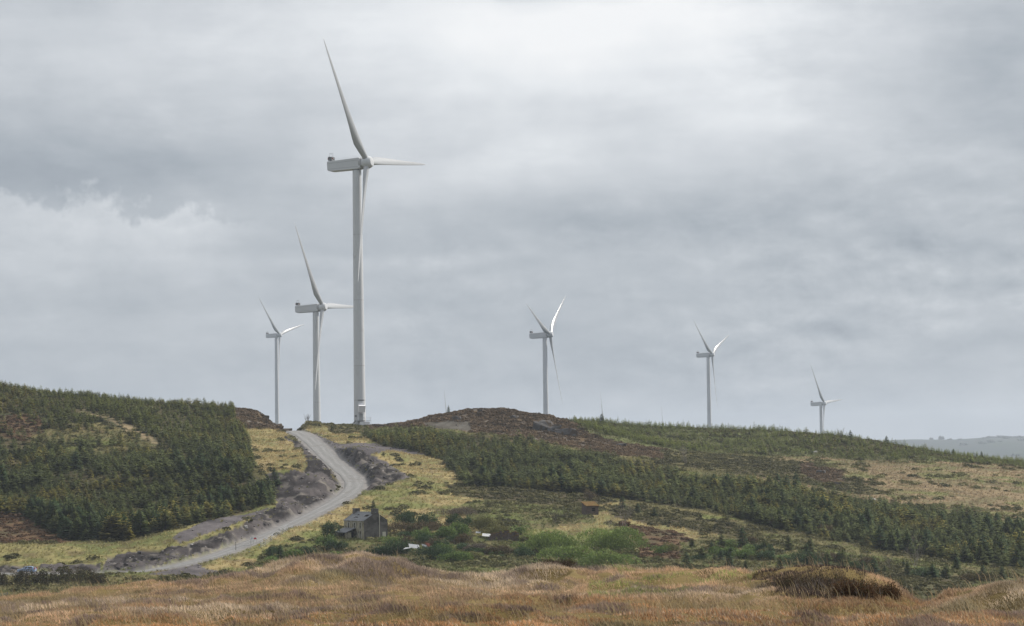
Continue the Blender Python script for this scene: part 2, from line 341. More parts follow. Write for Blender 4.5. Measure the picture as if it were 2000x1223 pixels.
def Hbase(x, y):
    zn = tps_eval(np_xy, np_w, x, y); zh = tps_eval(hp_xy, hp_w, x, y)
    zn = zn+fbm(x, y, 7.0, 3)*.12+(.35-np.abs(fbm(x+50, y, 1.5, 2)))*.34+fbm(x+9, y, 3.6, 2)*.13
    z = zn+(zh-zn)*sst(y, 108, 150)
    if np.any(y > 1150): z = z+(far_z(x, y)-z)*sst(y, 1150, 1350)
    z = z+fbm(x, y, 28, 3)*.35*sst(y, 480, 560)*(1-sst(y, 1100, 1200))
    d = np.hypot(x-PADX, y-PADY); pz = tb[0][2]-.15; z = z+(pz-z)*(1-sst(d, 5, 14))
    return z
def inpoly(px, py, poly):
    r = np.zeros(px.shape, bool); n = len(poly)
    for i in range(n):
        x1, y1 = poly[i]; x2, y2 = poly[(i+1) % n]
        if y1 == y2: continue
        c = ((y1 > py) != (y2 > py)) & (px < (x2-x1)*(py-y1)/(y2-y1)+x1); r ^= c
    return r
# surface cover: outline, colour a, colour b, roughness (m), kind
C_ = dict(floor=((.045, .048, .022), (.075, .06, .03), .1), bracken=((.115, .07, .038), (.075, .06, .03), .25), tan=((.22, .17, .10), (.13, .11, .06), .2),
          ridge=((.10, .11, .038), (.085, .08, .035), .25), rough=((.14, .12, .05), (.09, .085, .035), .25), ygrass=((.29, .23, .11), (.16, .15, .06), .3), ggrass=((.23, .20, .085), (.12, .13, .045), .3),
          gravel=((.115, .103, .106), (.075, .067, .07), .25), cut=((.082, .072, .072), (.022, .019, .019), 1.3), heather=((.085, .075, .03), (.06, .048, .026), .5),
          crag=((.105, .072, .040), (.07, .05, .028), .5), field=((.22, .165, .095), (.13, .115, .055), .25), green=((.10, .115, .035), (.12, .10, .045), .25), stone=((.12, .11, .095), (.08, .07, .055), .3))
COVER = [
    ('floor', [(-900, 600), (0, 740), (430, 785), (480, 810), (490, 870), (500, 925), (540, 960), (530, 985), (430, 1012), (300, 1040), (250, 1055), (-900, 1060)]),
    ('bracken', [(-60, 815), (60, 812), (110, 840), (60, 862), (-60, 850)]), ('rough', [(60, 855), (130, 822), (200, 825), (300, 862), (340, 905), (200, 905), (80, 885)]),
    ('tan', [(140, 800), (200, 806), (262, 832), (300, 852), (322, 878), (312, 874), (255, 845), (215, 824), (190, 812)]), ('heather', [(290, 870), (430, 885), (480, 905), (380, 920), (300, 905)]),
    ('bracken', [(-900, 1000), (40, 1002), (100, 1040), (150, 1058), (-900, 1078)]),
    ('ggrass', [(-900, 1072), (100, 1062), (300, 1050), (350, 1030), (470, 1003), (530, 976), (560, 990), (470, 1035), (400, 1055), (350, 1075), (230, 1092), (200, 1118), (-900, 1118)]),
    ('cut', [(-900, 1098), (30, 1102), (70, 1108), (70, 1118), (-900, 1118)]), ('cut', [(76, 1106), (200, 1100), (200, 1116), (76, 1116)]),
    ('cut', [(520, 925), (560, 912), (604, 902), (650, 965), (640, 992), (560, 1022), (470, 1062), (380, 1092), (250, 1114), (205, 1112), (206, 1086), (340, 1071), (440, 1038), (520, 1004), (540, 980), (528, 950)]),
    ('gravel', [(335, 1052), (400, 1018), (470, 1006), (525, 990), (520, 1002), (440, 1030), (350, 1060)]),
    ('ggrass', [(290, 1108), (400, 1080), (480, 1052), (500, 1054), (400, 1090), (300, 1114)]),
    ('ygrass', [(468, 838), (552, 840), (578, 872), (606, 906), (588, 920), (520, 925), (497, 905), (490, 870)]), ('cut', [(556, 852), (600, 868), (662, 940), (655, 975), (612, 925), (590, 885)]),
    ('crag', [(455, 792), (520, 796), (574, 834), (566, 840), (465, 838)]),
    ('ygrass', [(596, 836), (705, 830), (745, 860), (742, 870), (640, 872)]), ('heather', [(640, 828), (715, 828), (735, 845), (650, 846)]),
    ('gravel', [(606, 842), (622, 846), (660, 866), (740, 866), (830, 880), (850, 898), (800, 905), (800, 930), (715, 958), (690, 935), (640, 890)]),
    ('cut', [(640, 878), (700, 880), (740, 905), (800, 925), (760, 945), (716, 956), (680, 925)]),
    ('ygrass', [(725, 890), (760, 880), (845, 892), (890, 915), (885, 932), (800, 928), (770, 912)]),
    ('ygrass', [(370, 1116), (470, 1075), (560, 1038), (650, 998), (722, 964), (760, 945), (820, 930), (900, 922), (960, 955), (1150, 972), (1300, 1000), (1450, 1040), (1300, 1062), (1000, 1050), (800, 1035), (600, 1060), (480, 1120)]),
    ('gravel', [(290, 1122), (380, 1100), (430, 1116), (400, 1128)]),
    ('green', [(900, 985), (1000, 970), (1140, 985), (1160, 1020), (1000, 1040), (920, 1030)]), ('heather', [(870, 945), (930, 950), (1150, 968), (1210, 980), (1120, 992), (1000, 982), (890, 972)]),
    ('heather', [(1180, 985), (1330, 1000), (1480, 1040), (1500, 1060), (1350, 1035), (1200, 1010)]),
    ('floor', [(695, 842), (830, 838), (1000, 858), (1290, 905), (1500, 935), (1640, 972), (1900, 1008), (2600, 1060), (2600, 1140), (2000, 1112), (1700, 1070), (1500, 1030), (1400, 1003), (1200, 972), (905, 948), (870, 905), (830, 885), (742, 868)]),
    ('rough', [(1090, 880), (1300, 890), (1480, 930), (1400, 945), (1200, 930), (1120, 905)]), ('heather', [(1150, 895), (1290, 905), (1300, 925), (1170, 915)]),
    ('crag', [(715, 824), (835, 806), (930, 790), (1000, 798), (1090, 812), (1200, 848), (1305, 880), (1300, 900), (1190, 888), (1090, 868), (940, 845), (840, 834), (720, 838)]),
    ('stone', [(820, 826), (915, 824), (922, 840), (840, 838)]),
    ('ridge', [(1090, 812), (2700, 930), (2700, 950), (1850, 903), (1600, 894), (1330, 884), (1200, 862), (1130, 836)]),
    ('heather', [(1540, 845), (1680, 856), (1820, 884), (1950, 900), (1800, 890), (1640, 884), (1560, 870)]),
    ('field', [(1400, 893), (1600, 894), (1850, 903), (2700, 950), (2700, 1060), (2000, 1028), (1900, 1008), (1650, 970), (1480, 940)]),
    ('heather', [(1290, 880), (1480, 893), (1600, 906), (1650, 930), (1740, 968), (1680, 968), (1600, 950), (1480, 932), (1290, 905)]),
    ('crag', [(1570, 905), (1640, 920), (1650, 942), (1600, 940), (1560, 922)]),
    ('green', [(480, 1120), (520, 1075), (640, 1050), (800, 1040), (1000, 1050), (1300, 1068), (1330, 1200), (480, 1200)]), ('bracken', [(1210, 1022), (1330, 1040), (1400, 1095), (1250, 1090)]),
    ('green', [(1330, 1060), (1500, 1050), (1700, 1085), (2000, 1122), (2100, 1200), (1330, 1200)]), ('heather', [(1560, 1070), (1700, 1100), (1900, 1130), (1900, 1170), (1650, 1150)]),
]
CK = list(C_)
def cover_of(x, y, z, wob=6.0):
    px, py = proj(x, y, z)
    j1 = fbm(x, y, 9, 3); j2 = fbm(x+300, y, 9, 3); qx = px+j1*wob; qy = py+j2*wob*.45
    k = np.full(px.shape, CK.index('rough'))
    for name, poly in COVER: k = np.where(inpoly(qx, qy, poly), CK.index(name), k)
    return k
def H(x, y, full=False):
    z = Hbase(x, y); m = (y > 480) & (y < 1000)
    rd = np.full(x.shape, 1e9)
    if np.any(m):
        d, rz, side, hw = road_dist(x[m], y[m]); zz = z[m]
        e = np.maximum(0, d-hw-1.0); up = rz+e*(1.0+.25*fbm(x[m], y[m], 6, 2)); dn = rz-e*.55
        w = 1-sst(d, 22, 34); zc = np.clip(zz, dn, up); zz = zz+(zc-zz)*w; zz = np.where(d < hw+1.0, rz-.08, zz)
        z[m] = zz; rd[m] = d-hw
    # broken relief on rock, heather and cuts
    k = cover_of(x, y, z); m2 = (y > 480) & (y < 1150); amp = np.array([C_[c][2] for c in CK])[k]
    nz = fbm(x, y, 4.5, 4, .6); rid = 1-2*np.abs(fbm(x+77, y-31, 7, 3, .55))
    soft = sst(rd, .3, 3.0)
    st_ = fbm(x*.8+y*.6, (y*.8-x*.6)*3.2, 5.5, 3, .6)
    z = z+np.where(m2, amp*(nz*.5+st_*.45*(amp > 1)+(rid-.4)*.45*(amp > .6))*soft, 0)
    return (z, k, rd) if full else z
def Hs(x, y): return float(H(np.array([float(x)]), np.array([float(y)]))[0])
def G(px, D):                               # point on the ground at this bearing and distance
    d = P(px, 800, D); return Vector((d[0], D, Hs(d[0], D)))
def build_ground():
    s1 = np.arange(-1400, 1401, 3.0)/FPX
    s0 = -np.geomspace(1.6, .284, 26); s = np.r_[s0, s1, -s0[::-1]]
    ys = np.r_[np.linspace(-55, 40, 24), np.arange(40.5, 108, .33), np.linspace(109, 480, 60), np.arange(482, 1030, 1.35), np.geomspace(1034, 14500, 130)]
    X = s[None, :]*(ys[:, None]+60); Y = np.broadcast_to(ys[:, None], X.shape).copy()
    Z, k, rd = H(X, Y, True)
    A = np.array([C_[c][0] for c in CK])[k]; B = np.array([C_[c][1] for c in CK])[k]
    t = sst(fbm(X, Y, 6, 4, .6)+.4*fbm(X, Y, 30, 2), -.45, .45)[..., None]; c = A*(1-t)+B*t
    # green flush and bleached patches in the grass
    g = np.isin(k, [CK.index(q) for q in ('ygrass', 'ggrass', 'rough', 'field', 'green')])
    t2 = (sst(fbm(X+900, Y, 14, 4, .6), .15, .6)*g*.7)[..., None]; c = c*(1-t2)+np.array([.12, .14, .04])*t2
    t3 = (sst(fbm(X+1900, Y, 5, 3, .6), .25, .7)*g*.6)[..., None]; c = c*(1-t3)+np.array([.10, .07, .04])*t3
    rk_ = np.isin(k, [CK.index('crag'), CK.index('cut')]); t4 = (sst(fbm(X+500, Y, 2.6, 3, .6), .3, .5)*rk_*.8)[..., None]; c = c*(1-t4)+np.array([.15, .135, .12])*t4
    # gravel verge beside the road
    v = ((1-sst(rd, .2, 2.2+0*rd))*(Y > 480))[..., None]; c = c*(1-v)+np.array([.2, .19, .185])*v
    # near moor, valley, far land
    fg = np.stack([.15+.04*fbm(X, Y, 4, 3), .11+.03*fbm(X, Y, 4, 3), .045+.015*fbm(X, Y, 4, 3)], -1); n = (1-sst(Y, 105, 140))[..., None]; c = c*(1-n)+np.clip(fg, .02, 1)*n
    n = (sst(Y, 120, 160)*(1-sst(Y, 470, 500)))[..., None]; lf = 1-sst(X/np.maximum(Y, 1)*FPX+250*fbm(X, Y, 30, 2), -700, -500); vn_ = fbm(X, Y, 9, 4)*.02; vg = np.stack([.07+.02*lf+vn_, .068+.05*lf+vn_, .03+.005*lf+vn_*.4], -1); c = c*(1-n)+vg*n
    n = sst(Y, 1200, 1500)[..., None]; hd = np.abs(fbm(X, Y*1.7, 420, 2)) < .06; fc = np.stack([.032+.02*fbm(X, Y, 600, 3), .042+.018*fbm(X, Y, 600, 3), .035+0*X], -1)
    fc = np.where((hd | (fbm(X, Y, 380, 3) > .45))[..., None], np.array([.03, .045, .025]), fc); c = c*(1-n)+np.clip(fc, .02, 1)*n
    nr, nc = X.shape; i = np.arange(nr*nc).reshape(nr, nc)
    F = np.stack([i[:-1, :-1], i[:-1, 1:], i[1:, 1:], i[1:, :-1]], -1).reshape(-1, 4)
    o = mesh_np('ground', np.stack([X, Y, Z], -1), F, M['ground'], cols=c.reshape(-1, 3), smooth=True); tag(o, kind='structure')
build_ground()
def build_road():
    rr = road; V = []; CC = []; cols = 21; hf = (cols-1)//2
    t = np.gradient(rr[:, :2], axis=0); t /= np.linalg.norm(t, axis=1)[:, None]; nrm = np.c_[-t[:, 1], t[:, 0]]
    for i, p in enumerate(rr):
        for j in range(cols):
            o = (j/(cols-1)*2-1)*(rk[i]-.25+.35*sin(i*.7+(j > hf)*2)*(abs(j-hf) == hf)); e_ = abs(o); tn = .20+.022*math.exp(-((e_-1.15)/.35)**2)-.018*math.exp(-(e_/.5)**2)-.06*max(0, e_-rk[i]+1.1); tn *= 1+.12*sin(i*.9+j*2.1)*sin(i*.37+j); CC.append((tn, tn*.99, tn*.98)); ed_ = abs(j-hf) == hf; o *= 1.14 if ed_ else 1; V.append((p[0]+nrm[i, 0]*o, p[1]+nrm[i, 1]*o, p[2]+.0+.05*(1-(o/4)**2)-.03*math.exp(-((abs(o)-1.1)/.35)**2)-(.32 if ed_ else 0)))
    i = np.arange(len(rr)*cols).reshape(len(rr), cols); F = np.stack([i[:-1, :-1], i[:-1, 1:], i[1:, 1:], i[1:, :-1]], -1).reshape(-1, 4)
    tag(mesh_np('gravel_road', V, F, M['road'], smooth=True, cols=np.array(CC)), kind='structure')
build_road()
# ------------------------------------------------------------------ wind turbines
def blade_mesh():
    st = [(1.3, 2.15, 1, 30, 0), (2.6, 2.15, 1, 30, 0), (4.2, 2.4, .85, 29, .1), (6.5, 3.0, .60, 27, .2), (9.0, 3.55, .42, 24, .27), (12, 3.45, .33, 19, .28), (16, 3.05, .28, 14, .28), (21, 2.6, .25, 10, .27), (27, 2.15, .22, 7, .26), (33, 1.75, .20, 5, .25), (39, 1.38, .18, 3.5, .25), (44, 1.05, .17, 2.5, .26), (47.5, .72, .16, 2, .3), (49.6, .36, .15, 2, .4), (50.4, .06, .15, 2, .5)]
    n = 20; V = []
    for (r, c, th, tw, off) in st:
        a = R(tw+3)
        for k in range(n):
            t = 2*pi*k/n; cx = cos(t)*.5; ty = sin(t)*.5*th*((1-.0*0) if th > .8 else (1.0-.35*(cx < 0)*(-cx*2)))
            q = (cx+(-off if th <= .95 else 0))*c; w = ty*c               # q: towards leading edge, w: thickness
            V.append((q*sin(a)+w*cos(a)+1.4*(r/50)**1.8, q*cos(a)-w*sin(a), r*1.012))
    m = len(st); F = [(i*n+k, i*n+(k+1) % n, (i+1)*n+(k+1) % n, (i+1)*n+k) for i in range(m-1) for k in range(n)]+[tuple((m-1)*n+k for k in range(n)), tuple(range(n))[::-1]]
    return mesh_np('blade', V, F, M['blade'], link=False, smooth=True)
def make_turbine():
    r = empty('wind_turbine', (0, 0, 0), 0, '', 'wind turbine', 'wind turbines of the wind farm')
    H0 = 93.8; zs = [-6, 0]+[H0*q/24 for q in range(1, 25)]
    rad = lambda z: 2.2 if z <= .3 else 2.2-.6*((z/H0)**.95)
    rr = [rad(z) for z in zs]
    o = MB().tube([(0, 0, z) for z in zs], rr, 40).build('tower', M['white'], r); edge_smooth(o, 50); 
    for q in (9.6, 22.1, 46.1, 70.1): MB().tube([(0, 0, q), (0, 0, q+.12)], [rad(q)+.02]*2, 40, cap=False).build('flange', M['seamlight'], o)
    tilt = R(6)
    # nacelle: long flat-sided box with chamfered tail and belly, seam lines
    y = 1.95; prof = [(-11.2, 94.55), (-10.9, 94.0), (-9.9, 93.72), (1.3, 94.05), (2.2, 94.5), (2.2, 97.8), (1.5, 98.25), (-10.9, 97.5), (-11.3, 97.2)]
    n = MB(); ins = [(.0, 1.0)]
    k = len(prof); cx, cz = -4.6, 96.0
    rings = []
    for (yy, s) in ((-y, .93), (-y+.18, 1.0), (y-.18, 1.0), (y, .93)): rings.append([(cx+(a-cx)*(.985 if s < 1 else 1), yy, cz+(b-cz)*s) for a, b in prof])
    n.add([p for q in rings for p in q], [tuple(range(k))[::-1], tuple(range(3*k, 4*k))]+[(j*k+i, j*k+(i+1) % k, (j+1)*k+(i+1) % k, (j+1)*k+i) for j in range(3) for i in range(k)])
    nac = n.build('nacelle', M['white'], r)
    s = MB()
    for yy in (-y-.01, y+.01):
        s.box((-4.9, yy, 96.95), (11.6, .05, .07), ry=R(-3.2)); s.box((-4.7, yy, 94.75), (12.0, .05, .07), ry=R(-1.8)); 
    s.build('panel_seam', M['seam'], nac)
    g = MB()
    for yy in (-1.5, 1.5):
        g.tube([(-10.8, yy, 97.5), (-10.8, yy, 98.1), (1.0, yy, 98.75)], [.03]*3, 5)
    g.tube([(1.35, 0, 96.1), (2.6, 0, 96.25)], [1.9, 1.95], 32)
    edge_smooth(g.build('bearing_collar', M['white'], r), 40)
    # cooler at the tail with lamps and mast
    c = MB().box((-10.3, 0, 98.5), (1.5, 2.6, 1.35)).build('cooler', M['cool'], r)
    f = MB()
    for q in range(5): f.box((-10.3, -1.33, 98.0+q*.25), (1.35, .06, .05))
    for xx in (-11.0, -9.6): f.box((xx, -1.34, 98.5), (.07, .06, 1.35))
    f.build('fin', M['seam'], c)
    MB().tube([(-10.8, -.6, 99.1), (-10.8, -.6, 100.5), (-9.4, -.6, 100.5), (-9.4, -.6, 99.1)], [.05]*4, 5).tube([(-10.1, -.6, 100.5), (-10.1, -.6, 99.9)], [.06, .06], 5).build('weather_mast', M['cool'], r)
    for xx in (-11.25, -9.35): MB().tube([(xx, -.9, 98.3), (xx, -.9, 98.7)], [.2, .16], 8).build('warning_lamp', M['redlamp'], r)
    MB().tube([(-9.5, -1.0, 98.8), (-8.6, -1.0, 97.8)], [.09, .09], 5).build('hose', M['dark'], r)
    # rotor
    tb_ = Matrix.Translation((4.1, 0, HUBH+.4))@Matrix.Rotation(-tilt, 4, 'Y')
    hb = MB(); xs = [-1.75, -1.6, -1.0, 0, 1.0, 1.75, 2.1, 2.3]; rs = [1.75, 2.0, 2.25, 2.35, 2.25, 1.85, 1.55, .0001]
    hb.tube([(x, 0, 0) for x in xs], rs, 32)
    ho = hb.build('hub', M['white'], r); edge_smooth(ho, 40); ho.matrix_local = tb_
    cf = MB().tube([(-2.6, 0, 0), (-1.7, 0, 0)], [2.15, 2.2], 32)
    for k in range(3): pass
    co = cf.build('rotor_collar', M['seamlight'], r); edge_smooth(co, 40); co.matrix_local = tb_
    return r
LBL = ['tallest white wind turbine, nearest, with entrance door at its foot beside the gravel road', 'white wind turbine just left of and behind the tallest one',
       'small white wind turbine farthest left, behind the rocky knoll', 'white wind turbine rising behind the brown rocky hill', 'white wind turbine behind the young spruce ridge, second from the right',
       'smallest complete white wind turbine, far right above the spruce ridge', 'distant turbine showing one upright blade left of the brown rocky hill', 'distant turbine showing one upright blade above the young spruces', 'faintest distant turbine showing only a thin blade tip over the ridge']
proto = make_turbine(); bm_ = blade_mesh()
for i, (px, py, D, th, az) in enumerate(TURB):
    bx, by, bz, h = tb[i]
    if i == 0: t = proto
    else:
        t = proto.copy(); COL.objects.link(t)
        for ch in proto.children:
            if ch.name.startswith(('blade', 'door')): continue
            c = ch.copy(); COL.objects.link(c); c.parent = t
            for g in ch.children:
                q = g.copy(); COL.objects.link(q); q.parent = c
    t.location = (bx, by, bz); t.rotation_euler = (0, 0, R(90-az)); t['label'] = LBL[i]
    if i == 0: tb0 = t
    hubm = Matrix.Translation((4.1, 0, HUBH+.4))@Matrix.Rotation(-R(6), 4, 'Y')
    for k in range(3):
        b = bpy.data.objects.new('blade', bm_); COL.objects.link(b); b.parent = t
        b.matrix_local = hubm@Matrix.Rotation(-R(th+120*k), 4, 'X')
# entrance of the nearest tower (door side faces the camera)
ea = R(-90-18)-tb0.rotation_euler.z+R(34)
e = Matrix.Rotation(ea, 4, 'Z')
def epart(mb, name, m, par=None):
    mb.v = [tuple(e@Vector(v)) for v in mb.v]; return mb.build(name, m, par or tb0)
epart(MB().box((2.15, 0, 3.5), (.3, 1.3, 2.4)), 'door', M['seam'])
epart(MB().box((3.1, 0, 6.6), (1.5, 2.4, 2.5), ry=R(20)).box((2.6, 0, 8.1), (1.0, 2.4, .1)), 'door_hood', M['signw'])
epart(MB().box((2.35, 0, 9.6), (.25, 2.4, .35)), 'vent_grille', M['cool'])
pl = MB().box((3.2, .6, 2.2), (2.6, 5.2, .12))
for yy in (-1.9, 0.6, 3.1): pl.tube([(4.4, yy, -1.2), (4.4, yy, 3.4)], [.05, .05], 6)
for z in (2.8, 3.35): pl.tube([(4.4, -1.9, z), (4.4, 3.1, z)], [.035]*2, 5); pl.tube([(4.4, 3.1, z), (2, 3.1, z)], [.035]*2, 5)
st = epart(pl, 'platform', M['steel'])
epart(MB().box((3.6, .9, .7), (1.6, 3.6, 2.2)), 'transformer_box', M['signw'])
sp_ = MB()
for q in range(8): sp_.box((3.4, -2.2-q*.28, 2.0-q*.26), (1.2, .3, .06))
sp_.box((3.95, -3.3, 1.2), (.06, 3.0, .2), rx=R(43)).box((2.85, -3.3, 1.2), (.06, 3.0, .2), rx=R(43))
epart(sp_, 'stair', M['cool'])
epart(MB().box((1.35, -1.75, 3.9), (.35, .5, .6)), 'hatch', M['dark'])
# ------------------------------------------------------------------ vegetation
def spruce_arrays(seed, tiers, br, side, hgt=1.0, wid=.30, col=(.035, .055, .025)):
    r = random.Random(seed); V = []; F = []; Cc = []
    for i in range(tiers):
        t = i/(tiers-1); z = hgt*(.04+.90*t); L = wid*hgt*((1-t)**.66*.92+.06)*r.uniform(.86, 1.12)
        for b in range(br if t < .85 else max(4, br-2)):
            a = 2*pi*(b+r.random()*.7)/br+i*.9; l = L*r.uniform(.72, 1.12); droop = r.uniform(-.30, .16)-.18*t; zz = z+r.uniform(-.5, .5)*hgt/tiers
            ca, sa = cos(a), sin(a); w = l*r.uniform(.26, .40)+.012*hgt; tone = r.uniform(.65, 1.25); n = len(V)
            p0 = (0, 0, zz+.02*hgt); tip = (ca*l, sa*l, zz-droop*l)
            m1 = (ca*l*.55-sa*w, sa*l*.55+ca*w, zz-droop*l*.5-.02*hgt*r.random()); m2 = (ca*l*.55+sa*w, sa*l*.55-ca*w, zz-droop*l*.5-.02*hgt*r.random())
            V += [p0, m1, tip, m2]; F += [(n, n+1, n+2), (n, n+2, n+3)]
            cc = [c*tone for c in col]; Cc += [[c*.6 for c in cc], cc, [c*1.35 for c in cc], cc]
            if side:
                for k in range(side):
                    s = r.uniform(.35, .95); sg = 1 if k % 2 else -1; q = (ca*l*s, sa*l*s, zz-droop*l*s); aa = a+sg*r.uniform(.5, 1.1); ll = l*.42*(1.15-s)+.02*hgt
                    e1 = (q[0]+cos(aa)*ll, q[1]+sin(aa)*ll, q[2]-r.uniform(-.02, .05)*hgt); nn = len(V); off = .022*hgt
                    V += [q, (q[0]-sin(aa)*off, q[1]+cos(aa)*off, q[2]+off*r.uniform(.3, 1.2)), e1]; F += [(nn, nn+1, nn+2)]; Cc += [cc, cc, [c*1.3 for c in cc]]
    n = len(V); lw = .006*hgt                    # leader
    V += [(-lw, 0, hgt*.85), (lw, 0, hgt*.85), (0, 0, hgt*1.06), (0, -lw, hgt*.85), (0, lw, hgt*.85)]; F += [(n, n+1, n+2), (n+3, n+4, n+2)]; Cc += [list(col)]*5
    return np.array(V), np.array(F), np.array(Cc)
def scatter_mesh(name, protos, pos, scl, tint, m, cat=None, label=None, yaw=None, lean=None):
    Vs, Fs, Cs = [], [], []; off = 0; n = len(pos); which = rng.integers(0, len(protos), n); yaw = rng.random(n)*2*pi if yaw is None else yaw
    for k, (v, f, c) in enumerate(protos):
        id_ = np.where(which == k)[0]
        if not len(id_): continue
        ca, sa = np.cos(yaw[id_])[:, None], np.sin(yaw[id_])[:, None]; s = scl[id_]
        X = (v[None, :, 0]*ca-v[None, :, 1]*sa)*s[:, 0:1]+pos[id_, 0:1]; Y = (v[None, :, 0]*sa+v[None, :, 1]*ca)*s[:, 0:1]+pos[id_, 1:2]; Z = v[None, :, 2]*s[:, 1:2]+pos[id_, 2:3]
        if lean is not None: X = X+lean[id_][:, None]*v[None, :, 2]*s[:, 1:2]
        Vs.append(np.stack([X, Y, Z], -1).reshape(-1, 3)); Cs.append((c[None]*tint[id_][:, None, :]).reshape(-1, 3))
        Fs.append((f[None]+(off+np.arange(len(id_))[:, None, None]*len(v))).reshape(-1, f.shape[1])); off += len(id_)*len(v)
    o = mesh_np(name, np.vstack(Vs), np.vstack(Fs), m, cols=np.vstack(Cs)); tag(o, label, cat, kind='stuff'); return o
FAR_SPR = [spruce_arrays(i, 10, 8, 0, wid=.34+.03*(i % 3), col=(.090, .116, .042)) for i in range(6)]
NEAR_SPR = [spruce_arrays(20+i, 15, 9, 5, wid=.31+.03*(i % 3), col=(.066, .090, .036)) for i in range(5)]
YOUNG = [spruce_arrays(40+i, 9, 7, 0, wid=.30+.03*(i % 3), col=(.085, .115, .036)) for i in range(5)]
def grid_pts(x0, x1, y0, y1, s):
    gx, gy = np.meshgrid(np.arange(x0, x1, s), np.arange(y0, y1, s)); x = gx.ravel()+rng.uniform(-.42, .42, gx.size)*s; y = gy.ravel()+rng.uniform(-.42, .42, gx.size)*s; return x, y
FOREST = dict(
    left=[(-900, 600), (0, 740), (430, 785), (470, 806), (478, 835), (488, 870), (494, 925), (540, 958), (530, 985), (430, 1012), (300, 1042), (250, 1056), (140, 1056), (95, 1040), (40, 1006), (-900, 1000)],
    mid=[(700, 846), (830, 841), (930, 852), (1050, 868), (1110, 884), (1200, 893), (1290, 915), (1340, 935), (1480, 945), (1540, 950), (1640, 978), (1900, 1010), (2000, 1030), (2600, 1065), (2600, 1150), (2000, 1114), (1800, 1088), (1700, 1070), (1600, 1052), (1500, 1030), (1420, 1006), (1350, 992), (1200, 972), (1050, 957), (905, 950), (880, 922), (862, 903), (830, 888), (745, 870)],
    ridge=[(1090, 812), (2700, 930), (2700, 955), (2000, 913), (1850, 903), (1600, 896), (1330, 882), (1200, 860), (1140, 836)])
OPEN = [[(-60, 812), (70, 815), (150, 860), (60, 880), (-60, 870)], [(135, 800), (205, 812), (300, 850), (335, 890), (290, 885), (210, 845)], [(100, 855), (220, 845), (300, 880), (250, 900), (110, 890)], [(300, 885), (380, 880), (440, 905), (390, 925), (320, 915)],
        [(1140, 895), (1290, 900), (1330, 925), (1200, 920)], [(1060, 905), (1150, 905), (1160, 918), (1070, 918)], [(1230, 925), (1330, 938), (1320, 955), (1240, 945)]]
